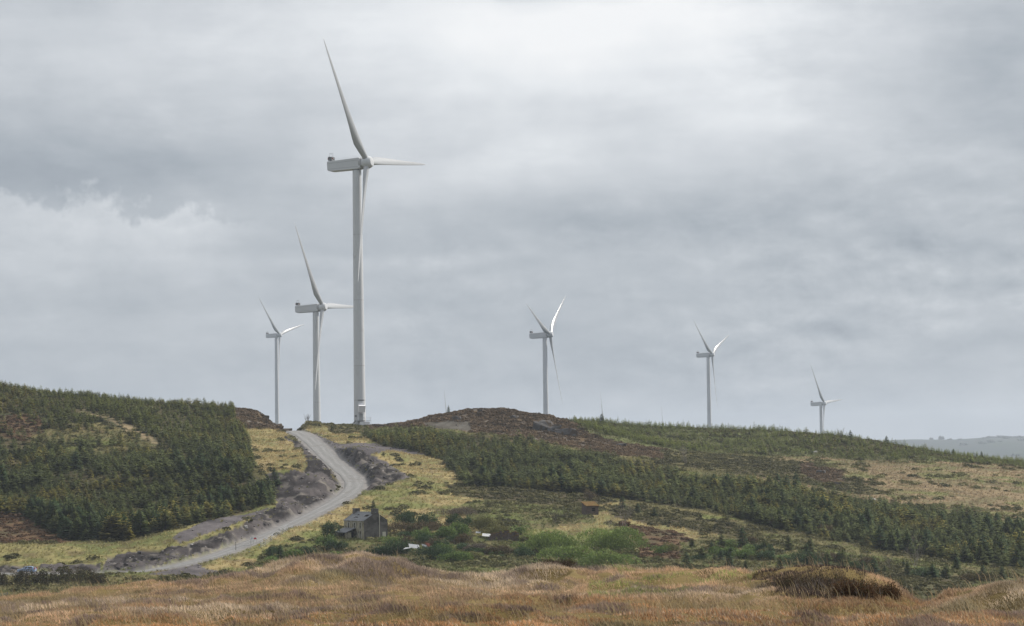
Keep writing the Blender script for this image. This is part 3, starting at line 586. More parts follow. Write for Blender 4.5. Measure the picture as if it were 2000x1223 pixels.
def forests():
    x, y = grid_pts(-330, 330, 555, 1015, 2.2); z, k, rd = H(x, y, True); px, py = proj(x, y, z)
    reg = np.zeros(x.shape, int)
    for i, n in enumerate(('left', 'mid', 'ridge')): reg = np.where(inpoly(px, py, FOREST[n]), i+1, reg)
    # only ground facing this way, not what lies behind the crests
    reg = np.where((reg == 1) & ((px > 545) | (y > 915)), 0, reg); reg = np.where((reg == 2) & (y > 900), 0, reg); reg = np.where((reg == 3) & ((y < 860)), 0, reg)
    crag = k == CK.index('crag'); keep = (reg > 0) & (px > -330) & (px < 2330) & (rd > 5) & ~crag
    dens = np.ones(x.shape)
    for o in OPEN: dens = np.where(inpoly(px+fbm(x, y, 12, 2)*14, py+fbm(x+99, y, 12, 2)*7, o), .28, dens)
    patch = fbm(x+40, y, 26, 3); dens *= 1-.6*sst(patch, .35, .7)
    hz = (reg == 3); dens = np.where(hz, dens*(1.0-.35*sst(px, 1480, 1560)*(1-sst(px, 1850, 1950)))*(.5+.5*(fbm(x, y, 18, 2) > -.25)), dens)
    keep &= rng.random(x.size) < dens
    x, y, z, px, py, reg, rd = (q[keep] for q in (x, y, z, px, py, reg, rd)); n = len(x)
    hh = np.where(reg == 1, np.interp(y, [600, 680, 760, 900], [6.4, 5.4, 4.3, 3.0]), np.where(reg == 2, np.interp(y, [600, 700, 800, 880], [5.8, 5.2, 4.2, 2.9]), 3.0))
    hh = hh*(.74+.30*fbm(x+11, y+5, 14, 3))*rng.uniform(.55, 1.18, n); hh = np.where(rng.random(n) < .04, hh*1.35, hh); hh = np.clip(hh, 1.2, 8.5)
    # colour: blue-green to fresh green, with ochre patches
    base = np.ones((n, 3)); pat = fbm(x, y, 35, 3)
    fresh = np.where(reg == 3, 1.0, np.where(reg == 1, sst(y, 740, 880)*.8, sst(y, 760, 860)*.55))+pat*.25
    fresh = np.clip(fresh, 0, 1)[:, None]; base = np.array([1.08, 1.0, .9])*base*(1-fresh)+np.array([1.75, 1.5, 1.0])*fresh
    och = ((fbm(x+200, y, 17, 3) > .30) & (rng.random(n) < .55) & (reg < 3)) | (rng.random(n) < .03); base = np.where(och[:, None], np.array([2.3, 1.6, 1.0])*rng.uniform(.6, 1.1, (n, 1)), base)
    base *= rng.uniform(.75, 1.25, (n, 1)); pos = np.stack([x, y, z-.1], 1)
    app = np.where((px > -20) & (px < 2020) & (~och), hh/y, 0); order = np.argsort(-app); ind = order[:240]; mask = np.ones(n, bool); mask[ind] = False
    lo = mask & (reg < 3); up = mask & (reg == 3)
    for nm, mk, pr, lb in (('spruce_plantation', lo, FAR_SPR, 'dense young spruce plantation covering both hillsides'), ('young_spruces', up, YOUNG, 'light green young spruces over the right-hand ridge')):
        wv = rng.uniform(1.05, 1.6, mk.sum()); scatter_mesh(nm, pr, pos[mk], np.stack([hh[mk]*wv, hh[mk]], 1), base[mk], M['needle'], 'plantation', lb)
    # individual trees, those that show largest
    protos = []
    for j in range(10):
        v, f, c = NEAR_SPR[j % 5]; tn = [(1, 1, 1), (.8, .95, .95), (1.35, 1.25, 1), (1.0, 1.1, 1.25), (1.2, 1.05, .8)][(j*3+j//5) % 5]
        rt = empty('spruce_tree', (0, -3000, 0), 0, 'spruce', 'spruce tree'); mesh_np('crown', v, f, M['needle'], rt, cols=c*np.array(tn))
        MB().tube([(0, 0, -.05), (0, 0, .45), (0, 0, .98)], [.016, .012, .003], 6).build('trunk', M['bark'], rt); protos.append(rt)
    for q, i in enumerate(ind):
        w = float(rng.uniform(1.05, 1.45)*hh[i])
        if reg[i] == 1: lab, grp = ('dark green spruce crowded in the front rows of the left hillside plantation', 'front spruces of the left plantation')
        elif px[i] < 1300: lab, grp = ('dark green spruce along the near edge of the middle plantation, below the rocky hill', 'front spruces of the middle plantation')
        else: lab, grp = ('dark green spruce along the near edge of the right-hand plantation band', 'front spruces of the right plantation')
        r = copy_thing(protos[q % 10], (float(x[i]), float(y[i]), float(z[i])-.1), random.uniform(0, 6.28), (w, w, float(hh[i])), lab, grp)
    return protos
SPR = forests()
# lone spruces, each at its own spot
LONE = [(520, 962, 672, 5.6, 'stout dark spruce at the right corner of the left plantation, above the rock cut'), (503, 968, 668, 5.0, 'dark spruce just left of the corner spruce above the rock cut'),
        (535, 955, 682, 4.4, 'small dark spruce nearest to the rock cutting, rightmost of the left plantation'),
        (648, 839, 880, 2.2, 'little lone spruce beside the road top, left of the tallest turbine'), (878, 812, 885, 4.6, 'thin lone spruce on the shoulder of the brown rocky hill'),
        (1445, 1060, 590, 4.8, 'dark round spruce standing alone below the right plantation'), (1535, 1062, 590, 3.8, 'left one of two dark spruces on the grass below the plantation'), (1577, 1064, 590, 3.4, 'right one of two dark spruces on the grass below the plantation'),
        (1212, 998, 660, 4.2, 'dark spruce between heather clumps right of the stone shed'), (1242, 1004, 655, 3.0, 'spruce among heather, second to the right of the stone shed'), (1275, 1008, 650, 2.6, 'short lone spruce right of the stone shed by heather'),
        (545, 1086, 578, 3.4, 'dark spruce bush near the road fence, lower left of the house'), (525, 1088, 578, 2.8, 'smaller dark spruce leftmost below the road fence'),
        (727, 1003, 655, 2.6, 'small dark spruce peeping up behind the chimney of the ruined house'),
        (1840, 1125, 545, 3.4, 'low spruce at lower right below the plantation band'), (1700, 1122, 548, 4.0, 'spruce in the lower right thicket beside a bare tree'), (1640, 1112, 556, 4.4, 'tall spruce in the lower right thicket above the heather mound'),
        (1610, 1105, 560, 3.6, 'spruce behind the heather mound at lower right'), (1765, 1130, 545, 3.4, 'spruce right of the pale bare tree at lower right'), (1500, 1096, 570, 3.4, 'spruce behind tall grass stems right of centre'),
        (1660, 868, 962, 3.6, 'tallest spruce on the skyline right of the smallest turbine'), (1730, 876, 950, 3.2, 'second tall skyline spruce on the descending right ridge'), (1860, 893, 935, 2.6, 'dark skyline spruce before the far blue hills'), (1915, 898, 930, 2.8, 'darkest spruce on the far right skyline'), (1175, 830, 990, 4.0, 'spruce with a thin top on the ridge below a distant blade tip')]
for n_, (px, py, D, h, lab) in enumerate(LONE):
    if n_ == 4: copy_thing(SPR[4], G(876, 900)-Vector((0, 0, .1)), 1.0, (2.6, 2.6, 3.2), lab); continue
    g = G(px, D); copy_thing(SPR[n_ % 10], g-Vector((0, 0, .1)), n_*1.7, (h*1.25, h*1.25, h), lab)
rs_ = random.Random(77)
for n_ in range(34):                        # scattered small spruces of the lower right thicket
    px = rs_.uniform(1330, 1960); D = rs_.uniform(545, 590) - (px-1330)*.03; h = rs_.uniform(1.6, 3.6)
    copy_thing(SPR[n_ % 10], G(px, D)-Vector((0, 0, .1)), rs_.uniform(0, 6), (h*1.4, h*1.4, h), 'small dark spruce scattered in the scrub between the brown grass crest and the right plantation', 'small spruces of the lower right scrub')
for r in SPR:
    for c in list(r.children): bpy.data.objects.remove(c)
    bpy.data.objects.remove(r)
# ---- leafy bushes
def bush_arrays(seed, n, w, d, h, leaf, pal, lumps=7, up=.4, hollow=.55, rn=.06, sm=1.0):
    r = np.random.default_rng(seed); L = []
    for i in range(lumps): L.append((r.uniform(-.55, .55)*w/2, r.uniform(-.5, .5)*d/2, r.uniform(.0, .35)*h, r.uniform(.45, .7)*w/2*sm, r.uniform(.5, .75)*d/2*sm, r.uniform(.45, .68)*h))
    L = np.array(L); k = r.integers(0, lumps, n); dv = r.normal(size=(n, 3)); dv[:, 2] = np.abs(dv[:, 2])*1.1; dv /= np.linalg.norm(dv, axis=1)[:, None]
    rad = hollow+(1-hollow)*r.random(n)**.5+rn*r.normal(size=n); p = L[k, :3]+dv*L[k, 3:]*rad[:, None]; p[:, 2] = np.abs(p[:, 2])
    t = r.normal(size=(n, 3)); t[:, 2] += up*2.2; t /= np.linalg.norm(t, axis=1)[:, None]; b = np.cross(t, r.normal(size=(n, 3))); b /= np.linalg.norm(b, axis=1)[:, None]+1e-9
    s = leaf*r.uniform(.6, 1.4, n)[:, None]; V = np.stack([p-b*s*.35, p+b*s*.35, p+t*s*1.5], 1).reshape(-1, 3); F = np.arange(3*n).reshape(-1, 3)
    pal = np.array(pal); kc = (k*7+r.integers(0, 2, n)) % len(pal); c = pal[kc]*r.uniform(.7, 1.3, (n, 1)); return V, F, np.repeat(c, 3, 0)
WIL = [(.185, .25, .066), (.14, .20, .055), (.23, .29, .085)]; DKG = [(.05, .085, .035), (.06, .10, .04), (.045, .07, .03)]; MID = [(.13, .19, .05), (.15, .21, .055), (.09, .14, .042)]
OLI = [(.15, .15, .05), (.12, .12, .045), (.17, .155, .06)]; BRN = [(.11, .085, .045), (.09, .07, .04), (.13, .095, .055)]; GRY = [(.17, .14, .115), (.14, .115, .095), (.12, .1, .075)]; GOR = [(.08, .065, .025), (.06, .055, .022), (.10, .07, .03)]
def bush(name, px, D, w, d, h, n, leaf, pal, label, cat, seed, dz=0, **kw):
    v, f, c = bush_arrays(seed, n, w, d, h, leaf, pal, **kw); g = G(px, D); r = empty(name, g+Vector((0, 0, dz)), 0, label, cat)
    mesh_np('foliage', v, f, M['leaf'], r, cols=c); s = MB(); rr = random.Random(seed)
    for k in range(6):
        a = rr.uniform(0, 6.28); s.tube([(0, 0, -.3), (cos(a)*w*.12, sin(a)*d*.12, h*.35), (cos(a)*w*.25, sin(a)*d*.25, h*.7)], [.07, .045, .015], 5)
    s.build('stem', M['bark'], r); return r
B = [(1052, 573, 17, 8, 5.8, 7000, .26, WIL, 'large bright green willow bush right of the ruined stone walls', 'bush'), (1182, 572, 17.5, 9, 6.8, 9000, .26, WIL, 'largest bright green willow bush, rounded, below the stone shed', 'bush'),
     (1100, 554, 14, 6, 4.6, 3500, .26, WIL, 'low green willow bush at the foot between the two large ones', 'bush'), (1190, 551, 14, 6, 4.4, 4000, .26, WIL, 'green willow bush in front of the largest, sloping into the brown grass', 'bush'),
     (890, 604, 6.5, 5, 4.0, 2200, .26, MID, 'bright green bush right of the tin sheets above', 'bush'), (868, 600, 6, 5, 3.4, 2000, .26, MID, 'mid green bush directly above the white tin sheets', 'bush'), (820, 598, 5, 4, 3.4, 1600, .26, MID, 'leafy green bush between spruces right of the house', 'bush'),
     (832, 618, 6.5, 5, 5.2, 2200, .26, DKG, 'dark evergreen bush upslope right of the house', 'bush'), (786, 628, 6, 4, 3.4, 1700, .26, DKG, 'dark bush left of the pair upslope of the house', 'bush'), (796, 630, 3.2, 3, 4.4, 1200, .24, DKG, 'pointed dark evergreen standing tallest right of the house', 'bush'),
     (882, 622, 4, 4, 3.2, 1200, .25, DKG, 'rounded dark bush alone at centre, above the green willows', 'bush'), (905, 618, 4.5, 4, 3.6, 1300, .25, DKG, 'dark bush right of the rounded one above the green willows', 'bush'),
     (632, 592, 5, 4, 3.2, 1700, .25, MID, 'bright green bush left of the house porch', 'bush'), (645, 606, 5, 4, 4.2, 1600, .25, DKG, 'dark bush against the left end of the house', 'bush'), (655, 588, 5, 3, 2.6, 1300, .25, DKG, 'dark bush in front of the porch', 'bush'),
     (735, 578, 9, 4, 3.0, 2400, .26, DKG, 'long dark hedge-like bush in front of the gable wall', 'bush'), (775, 578, 7, 4, 3.4, 2100, .26, DKG, 'dark green bush right below the gable wall', 'bush'), (850, 566, 9, 5, 3.4, 2400, .26, DKG, 'wide dark bush below the tin sheets', 'bush'),
     (880, 560, 9, 5, 2.8, 2000, .26, MID, 'low mixed green bush at the dip of the brown grass crest', 'bush'), (858, 580, 4, 3, 3.2, 1000, .25, DKG, 'dark bush between the two tin heaps', 'bush'), (900, 590, 5, 4, 2.8, 1300, .25, BRN, 'brownish green bush left of the ruined walls', 'bush'),
     (935, 612, 9, 6, 4.4, 3200, .22, OLI, 'feathery olive bush on the grass slope at centre', 'bush'), (965, 602, 8, 5, 3.2, 2000, .22, OLI, 'paler olive bush right of the feathery one, above the ruin', 'bush'), (885, 640, 11, 5, 2.6, 2200, .22, GRY, 'long greyish leafless thicket upslope right of the house', 'bush'),
     (800, 612, 14, 6, 3.0, 2800, .24, BRN, 'wide brown bracken thicket beside the gable wall', 'bush'), (922, 578, 7, 4, 2.4, 1300, .24, GRY, 'greyish brown bush below the ruined walls', 'bush'), (970, 572, 8, 4, 2.8, 1500, .24, BRN, 'brown bush left of the willows at the grass crest', 'bush'),
     (565, 580, 6, 4, 2.0, 1300, .24, MID, 'bright low bramble right of the dark spruce bush', 'bush'), (612, 570, 8, 4, 1.8, 1300, .24, MID, 'low green bramble below the house at left', 'bush'), (690, 572, 9, 4, 1.6, 1300, .24, MID, 'low bramble bank in front of the house', 'bush'),
     (1410, 575, 8, 5, 2.4, 1500, .24, MID, 'low green bush behind the tall grass stems', 'bush'), (1480, 580, 6, 5, 2.6, 1300, .24, DKG, 'low dark evergreen clump below the lone round spruce', 'bush'), (1560, 560, 9, 5, 3.2, 1900, .24, DKG, 'dark evergreen clump behind the heather mound', 'bush'),
     (1800, 548, 7, 5, 2.8, 1500, .24, [(.10, .14, .07), (.08, .12, .06)], 'pale grey-green bush at the lower right', 'bush'), (1900, 545, 9, 5, 2.4, 1500, .24, GOR, 'olive gorse clump at the lower right edge', 'bush'),
     (1460, 598, 4, 3, 1.8, 500, .24, BRN, 'russet shrub beside the lone round spruce', 'bush'), (1515, 650, 5, 4, 3.6, 900, .22, BRN, 'brown leafless shrub at the lower edge of the right plantation', 'bush'), (1770, 625, 5, 4, 3.4, 900, .22, GRY, 'mauve-brown shrub at the foot of the right plantation band', 'bush'),
     (1610, 640, 5, 4, 3.2, 900, .22, BRN, 'brown shrub in front of the right plantation', 'bush'), (1150, 683, 4, 3, 3.4, 800, .22, BRN, 'russet shrub at the front edge of the middle plantation', 'bush')]
for i, b in enumerate(B): bush('leafy_bush', b[0], b[1], b[2], b[3], b[4], b[5], b[6], b[7], b[8], b[9], 100+i, lumps=6+i % 5, up=.7 if b[7] is WIL else .3, hollow=.72 if b[7] is WIL else .55, rn=.035 if b[7] is WIL else .06)
rs_ = random.Random(5)
SC = [bush_arrays(700+i, 1100, 1, 1, 1, .055, [DKG, MID, BRN, OLI, MID, DKG][i], lumps=6+i % 3, up=.4) for i in range(6)]; SCM = [mesh_np('foliage', v, f, M['leaf'], cols=c, link=False) for v, f, c in SC]
stm = MB().tube([(0, 0, -.1), (.05, 0, .3), (.12, .05, .6)], [.02, .012, .004], 5).tube([(0, 0, -.1), (-.08, .05, .3), (-.15, -.05, .55)], [.018, .01, .003], 5).build('stem', M['bark']); stmesh = stm.data; bpy.data.objects.remove(stm)
for i in range(58):
    px = rs_.uniform(755, 1030) if i < 34 else (rs_.uniform(500, 660) if i < 40 else rs_.uniform(1240, 1700)); D = rs_.uniform(566, 625) if i < 34 else rs_.uniform(560, 590); k = i % 6; w = rs_.uniform(3, 6.5); h = rs_.uniform(1.3, 3.0)
    if i < 34 and 925 < px < 1010: D = rs_.uniform(566, 580); h *= .6
    lb = ('low mixed shrub in the overgrown scrub between the derelict house and the willow bushes', 'shrubs of the scrub right of the house') if i < 34 else (('low mixed shrub below the mesh fence, left of the derelict house', 'shrubs left of the house') if i < 40 else ('low shrub on the rough ground behind the brown grass crest, right of the willows', 'shrubs of the lower right scrub'))
    e_ = empty('shrub', G(px, D)-Vector((0, 0, .1)), rs_.uniform(0, 6), lb[0], 'shrub', lb[1]); e_.scale = (w, w*.8, h)
    for nm_, me_ in (('foliage', SCM[k]), ('stem', stmesh)): q = bpy.data.objects.new(nm_, me_); COL.objects.link(q); q.parent = e_
# ---- bare trees
def bare(px, D, h, label, seed, m='twig', multi=4, nm='bare_tree'):
    r = random.Random(seed); tr = MB(); cr = MB()
    def grow(p, d, l, rad, lv):
        q = [p]; pp = p; dd = d
        for k in range(3):
            dd = (dd+Vector((r.uniform(-.25, .25), r.uniform(-.25, .25), r.uniform(-.05, .2)))).normalized(); pp = pp+dd*l/3; q.append(pp)
        (tr if lv == 0 else cr).tube(q, [rad, rad*.8, rad*.65, rad*.4], 4, cap=False)
        if lv < 3:
            for k in range(4 if lv < 2 else 3):
                s = q[r.randint(1, 3)]; grow(s, (dd+Vector((r.uniform(-.9, .9), r.uniform(-.9, .9), r.uniform(-.1, .6)))).normalized(), l*r.uniform(.45, .7), rad*.5, lv+1)
    for k in range(multi): grow(Vector((r.uniform(-.3, .3), r.uniform(-.3, .3), -.2)), Vector((r.uniform(-.45, .45), r.uniform(-.45, .45), 1)).normalized(), h*.62, .055, 0)
    g = empty(nm, G(px, D), 0, label, 'tree'); tr.build('trunk', M[m], g); cr.build('crown', M[m], g)
bare(1215, 622, 6.5, 'tall bare leafless tree right of the stone shed', 1); bare(1190, 618, 4.0, 'fallen-looking bare shrub left of the tall leafless tree', 2, multi=3)
bare(1082, 628, 4.2, 'small round leafless hawthorn left of the stone shed', 3, 'bark', 6); bare(1338, 800, 6, 'pale leafless tree at the edge of the heather ridge', 4); bare(1780, 575, 6, 'pale silvery leafless tree below the right plantation', 5)
bare(1730, 560, 4.5, 'small dead sapling left of the silvery tree', 6, multi=2); bare(466, 870, 1.6, 'wispy bare shrub on the skyline left of the rocky knoll', 8, multi=3); bare(600, 900, 3.0, 'dark scrubby tree on the skyline at the road top', 9, 'bark', 5)
bare(1640, 960, 3.6, 'wiry windblown tree on the right-hand skyline', 10, 'bark', 4)
# ---- heather cushions, tussocks and rubble over the hill (uncountable)
def cushion(seed, n=46, dome=1.0):
    r = np.random.default_rng(seed); d = r.normal(size=(n, 3)); d[:, 2] = np.abs(d[:, 2]); d /= np.linalg.norm(d, axis=1)[:, None]; p = d*r.uniform(.75, 1, (n, 1))*np.array([1, 1, .75*dome])
    t = np.cross(d, r.normal(size=(n, 3))); t /= np.linalg.norm(t, axis=1)[:, None]; b = np.cross(d, t)+d*.4; s = .30
    V = np.stack([p-t*s, p+t*s, p+b*s*1.3], 1).reshape(-1, 3); return V, np.arange(3*n).reshape(-1, 3), np.repeat(r.uniform(.7, 1.3, (n, 1))*np.ones((1, 3)), 3, 0)
def tuft(seed, n=9):
    r = np.random.default_rng(seed); V = []
    for i in range(n):
        a = r.random()*6.28; x, y = cos(a)*.35*r.random(), sin(a)*.35*r.random(); l = r.uniform(.6, 1.1); w = .09
        V += [(x-w*sin(a), y+w*cos(a), -.1), (x+w*sin(a), y-w*cos(a), -.1), (x+cos(a)*.6*l-.15, y+sin(a)*.6*l, l)]
    return np.array(V), np.arange(3*n).reshape(-1, 3), np.repeat(r.uniform(.75, 1.25, (n, 1))*np.ones((1, 3)), 3, 0)
def hill_cover():
    x, y = grid_pts(-330, 330, 330, 1010, 1.15); z, k, rd = H(x, y, True); px, py = proj(x, y, z)
    rn0 = rng.random(x.size); on = (px > -250) & (px < 2250) & (rd > 1.2) & ((y > 500) | (rn0 < .5)) ; K = lambda *q: np.isin(k, [CK.index(c) for c in q]); n = x.size
    rn = rng.random(n); cl = fbm(x+31, y-77, 7, 3, .6)
    h = on & ((K('heather') & (rn < .34)) | (K('crag') & (rn < .62)) | (K('bracken') & (rn < .28)) | (K('rough', 'ridge') & (cl > .1) & (rn < .25)) | (K('field') & (cl > .36) & (rn < .22)) | (K('green') & (cl > -.15) & (rn < .42)) | (K('ygrass', 'ggrass') & (cl > .48) & (rn < .16)) | (K('floor') & (rn < .10)))
    s = rng.uniform(.45, 1.15, h.sum())*(1+.5*(cl[h] > .4)); col = np.where(K('bracken')[h][:, None], [.115, .068, .038], np.where(K('crag')[h][:, None], [.12, .082, .048], np.where(K('green', 'field')[h][:, None], [.115, .11, .042], [.092, .086, .034])))
    col = col*rng.uniform(.65, 1.35, (h.sum(), 1))*(1+.25*fbm(x[h], y[h], 12, 2))[:, None]
    scatter_mesh('heather', [cushion(i) for i in range(6)], np.stack([x, y, z-.15], 1)[h], np.stack([s, s*.8], 1), col, M['leaf'], 'heather', 'brown and olive heather and gorse cushions spread over the hillsides')
    g = on & ((K('ygrass', 'ggrass') & (rn > .35)) | (K('field') & (rn > .5)) | (K('rough', 'green', 'ridge') & (rn > .35)) | (K('gravel', 'cut') & (rn > .965-.10*(fbm(x, y, 8, 2) > .1)))); x2, y2 = x[g], y[g]
    s = rng.uniform(.45, 1.0, g.sum()); cc = np.where(K('ygrass')[g][:, None], [.36, .28, .135], np.where(K('ggrass')[g][:, None], [.27, .24, .10], np.where(K('field')[g][:, None], [.27, .205, .12], np.where(K('green', 'ridge')[g][:, None], [.125, .135, .05], [.17, .155, .065]))))
    tt = sst(fbm(x2+900, y2, 14, 4, .6), .1, .6)[:, None]*.75; cc = cc*(1-tt)+np.array([.16, .19, .055])*tt; cc = cc*rng.uniform(.7, 1.25, (len(cc), 1))
    scatter_mesh('tussock_grass', [tuft(i) for i in range(5)], np.stack([x2, y2, z[g]], 1), np.stack([s, s*.75], 1), cc, M['grass'], 'grass', 'yellow and green tussock grass over the open hillside')
    rr = on & ((K('cut') & (rn < .30)) | (K('gravel') & (rn < .10)) | (K('stone') & (rn < .2)) | ((rd < 3.2) & (rd > 1.2) & (rn < .35)) | (K('crag') & (rn > .997)))
    rocks = []
    for q in range(5):
        bm = bmesh.new(); rs = random.Random(q)
        for _ in range(11): bm.verts.new((rs.uniform(-1, 1), rs.uniform(-1, 1), rs.uniform(-.5, .7)))
        bmesh.ops.convex_hull(bm, input=bm.verts[:]); bmesh.ops.triangulate(bm, faces=bm.faces[:]); bm.verts.index_update(); used = {v for f in bm.faces for v in f.verts}; vv = [tuple(v.co) for v in bm.verts]
        rocks.append((np.array(vv), np.array([[v.index for v in f.verts] for f in bm.faces]), np.ones((len(vv), 3)))); bm.free()
    s = .10+.30*rng.random(rr.sum())**3; s = np.where(K('cut')[rr] & (rng.random(rr.sum()) < .09), rng.uniform(.4, .9, rr.sum()), s); col = np.array([.17, .155, .155])*rng.uniform(.4, 1.6, (rr.sum(), 1)); col[s > .45] *= .45; wh = (rng.random(len(col)) < .07) & (s < .4); col[wh] = (.42, .41, .41)
    mm = mat('rubble', attr=True, rough=.9, spec=.2); scatter_mesh('rubble', rocks, np.stack([x, y, z+.03], 1)[rr], np.stack([s, s], 1), col, mm, 'rubble', 'loose grey stones lying in the road cutting and verges')
hill_cover()
# ------------------------------------------------------------------ foreground moor grass
def fore_grass():
    n = 1450000; y = 43+(97-43)*rng.random(n)**.85; u = np.where(np.arange(n) < 1150000, rng.uniform(-1090, 1090, n), rng.uniform(1090, 2300, n)*rng.choice([-1, 1], n))/FPX; x = u*y
    z = H(x, y); px, py = proj(x, y, z); clump = fbm(x, y, .9, 2); big = fbm(x, y, 5.5, 3); mid = fbm(x+40, y-9, 2.2, 3, .6)
    keep = (clump+.45*mid > -.85) & (py < 1262); x, y, z, px, py, clump, big, mid = (q[keep] for q in (x, y, z, px, py, clump, big, mid)); n = len(x)
    h = (.12+.06*clump+.03*big)*rng.uniform(.5, 1.3, n); h = np.clip(h, .04, .26)*np.interp(y, [45, 85], [.62, 1.0]); tall = rng.random(n) < .0022*(1+4*(fbm(x+8, y, 3, 2) > .05)); h = np.where(tall, rng.uniform(.28, .55, n), h)
    a = rng.random(n)*2*pi; lean = rng.uniform(.15, .75, n)*np.where(tall, .5, 1); dx = np.cos(a)*lean*1.3-np.where(tall, .38, .16); dy = np.sin(a)*lean*1.1+.05
    w = np.where(tall, .0045, .0078)*rng.uniform(.7, 1.4, n); tx = -np.sin(a)*w; ty = np.cos(a)*w*.4; tx = np.where(np.abs(tx) < .004, .006, tx)
    b = np.stack([x, y, z-.03], 1); T = np.stack([tx, ty, 0*x], 1); D = np.stack([dx*h, dy*h, 0*x], 1); Z = np.array([0, 0, 1.])
    V = np.stack([b-T, b+T, b+D*.35+Z*(h*.6)[:, None]-T*.8, b+D*.35+Z*(h*.6)[:, None]+T*.8, b+D+Z*h[:, None]], 1)
    i = np.arange(n)[:, None]*5; F = np.concatenate([i+np.array([0, 1, 3]), i+np.array([0, 3, 2]), i+np.array([2, 3, 4])], 0)
    tan = np.array([.49, .34, .21]); pale = np.array([.60, .48, .34]); org = np.array([.44, .235, .10]); olv = np.array([.20, .185, .075]); mau = np.array([.21, .16, .135])
    c = np.repeat(tan[None], n, 0); r = rng.random(n)
    t = sst(big+.5*mid, -.1, .6)[:, None]; c = c*(1-t)+pale*t
    t = np.clip(sst(py+55*fbm(x+3, y, 6, 3), 1175, 1245)*.85, 0, 1)[:, None]*(r < .85)[:, None]; c = c*(1-t)+org*t
    t = (sst(mid+.5*clump, .1, .7)*.8)[:, None]; c = c*(1-t)+mau*t  # mauve-grey grass tone, also painted in for the shadows among the clumps
    t = (sst(fbm(x-50, y+20, 4, 3, .6), .15, .6)*.55)[:, None]; c = c*(1-t)+olv*t
    gg = ((fbm(x+70, y, 3, 3, .6) > .1) & (px > 1150) & (px < 1480) & (py < 1175)); c[gg & (r < .6)] = (.30, .32, .11)
    dk = (px+40*fbm(x, y, 1.5, 2) > 1500) & (px+40*fbm(x+9, y, 1.5, 2) < 1735) & (y > 64); c[dk & (r < .94)] = mau*np.array([.38, .36, .34]); h[dk] *= .8
    c = c*(1+.28*fbm(x+5, y+60, 1.4, 3, .6)+.15*fbm(x, y, 9, 2))[:, None]*np.array([1.10, 1.12, 1.20])
    c = c*rng.uniform(.45, 1.45, (n, 1)); c[tall] = np.array([.42, .33, .20])*rng.uniform(.7, 1.2, (tall.sum(), 1))
    cv = np.repeat(c[:, None, :], 5, 1)
    o = mesh_np('moor_grass', V.reshape(-1, 3), F, M['grass'], cols=cv.reshape(-1, 3)); tag(o, 'tan and russet moor grass over the near mounds', 'grass', kind='stuff')
fore_grass()
# gorse / heather clumps on the near mound
def near_clump(name, px, D, w, d, h, n, leaf, pal, label, seed, twigs=0, cat='bush'):
    v, f, c = bush_arrays(seed, n, w*1.25, d*1.2, h, leaf*1.2, pal, lumps=46, up=.9, hollow=.5, rn=.22, sm=.36); r = empty(name, G(px, D)-Vector((0, 0, .1)), 0, label, cat)
    mesh_np('foliage', v, f, M['leaf'], r, cols=c); rr = random.Random(seed); s = MB()
    for k in range(twigs+8):
        a = rr.uniform(0, 6.28); q = rr.random()**.5; p = Vector((cos(a)*q*w*.5, sin(a)*q*d*.5, h*.35*(1-q))); dd = Vector((rr.uniform(-.5, .3), rr.uniform(-.3, .3), 1)).normalized(); L = rr.uniform(.25, .7)*h
        m_ = p+dd*L*.55; s.tube([p, m_, m_+(dd+Vector((rr.uniform(-.5, .5), 0, 0))).normalized()*L*.5], [.007, .005, .002], 3, cap=False)
        for g in range(2): s.tube([m_, m_+(dd+Vector((rr.uniform(-.9, .9), rr.uniform(-.5, .5), 0))).normalized()*L*.35], [.004, .002], 3, cap=False)
    s.build('twig', M['twig'] if twigs else M['bark'], r)
RUS = [(.13, .07, .038), (.07, .042, .025), (.17, .10, .055), (.05, .046, .022)]; HTH = [(.075, .052, .04), (.05, .042, .025), (.10, .07, .052), (.045, .048, .022), (.12, .08, .052)]
near_clump('gorse_bush', 1662, 63.5, 1.5, .9, .66, 12000, .022, RUS, 'dense rust brown gorse bush at the lower right of the near mound', 301, 60)
near_clump('gorse_bush', 1716, 64, 1.1, .7, .5, 6000, .022, RUS, 'low rust brown gorse tuft right of the dense gorse bush', 302)
near_clump('heather_bush', 1575, 76, 3.4, 1.6, .66, 24000, .022, HTH, 'broad dark heather mound with wiry twigs at lower right', 303, 420)
near_clump('heather_bush', 1660, 80, 2.8, 1.5, .70, 12000, .022, HTH, 'grey heather shoulder right of the broad dark heather mound', 304, 320)
near_clump('heather_bush', 1535, 66, 1.3, .8, .45, 6000, .022, [(.12, .075, .05), (.16, .09, .055)], 'small russet heather clump left of the gorse on the near mound', 305, 60)
near_clump('heather_bush', 735, 88, 1.6, 1.0, .40, 5000, .022, HTH, 'wiry grey heather clump on the left crest in front of the house', 306, 160)
near_clump('heather_bush', 1085, 86, 1.4, 1.0, .35, 4000, .022, HTH, 'small dark heather clump on the centre crest in front of the willows', 307, 80)
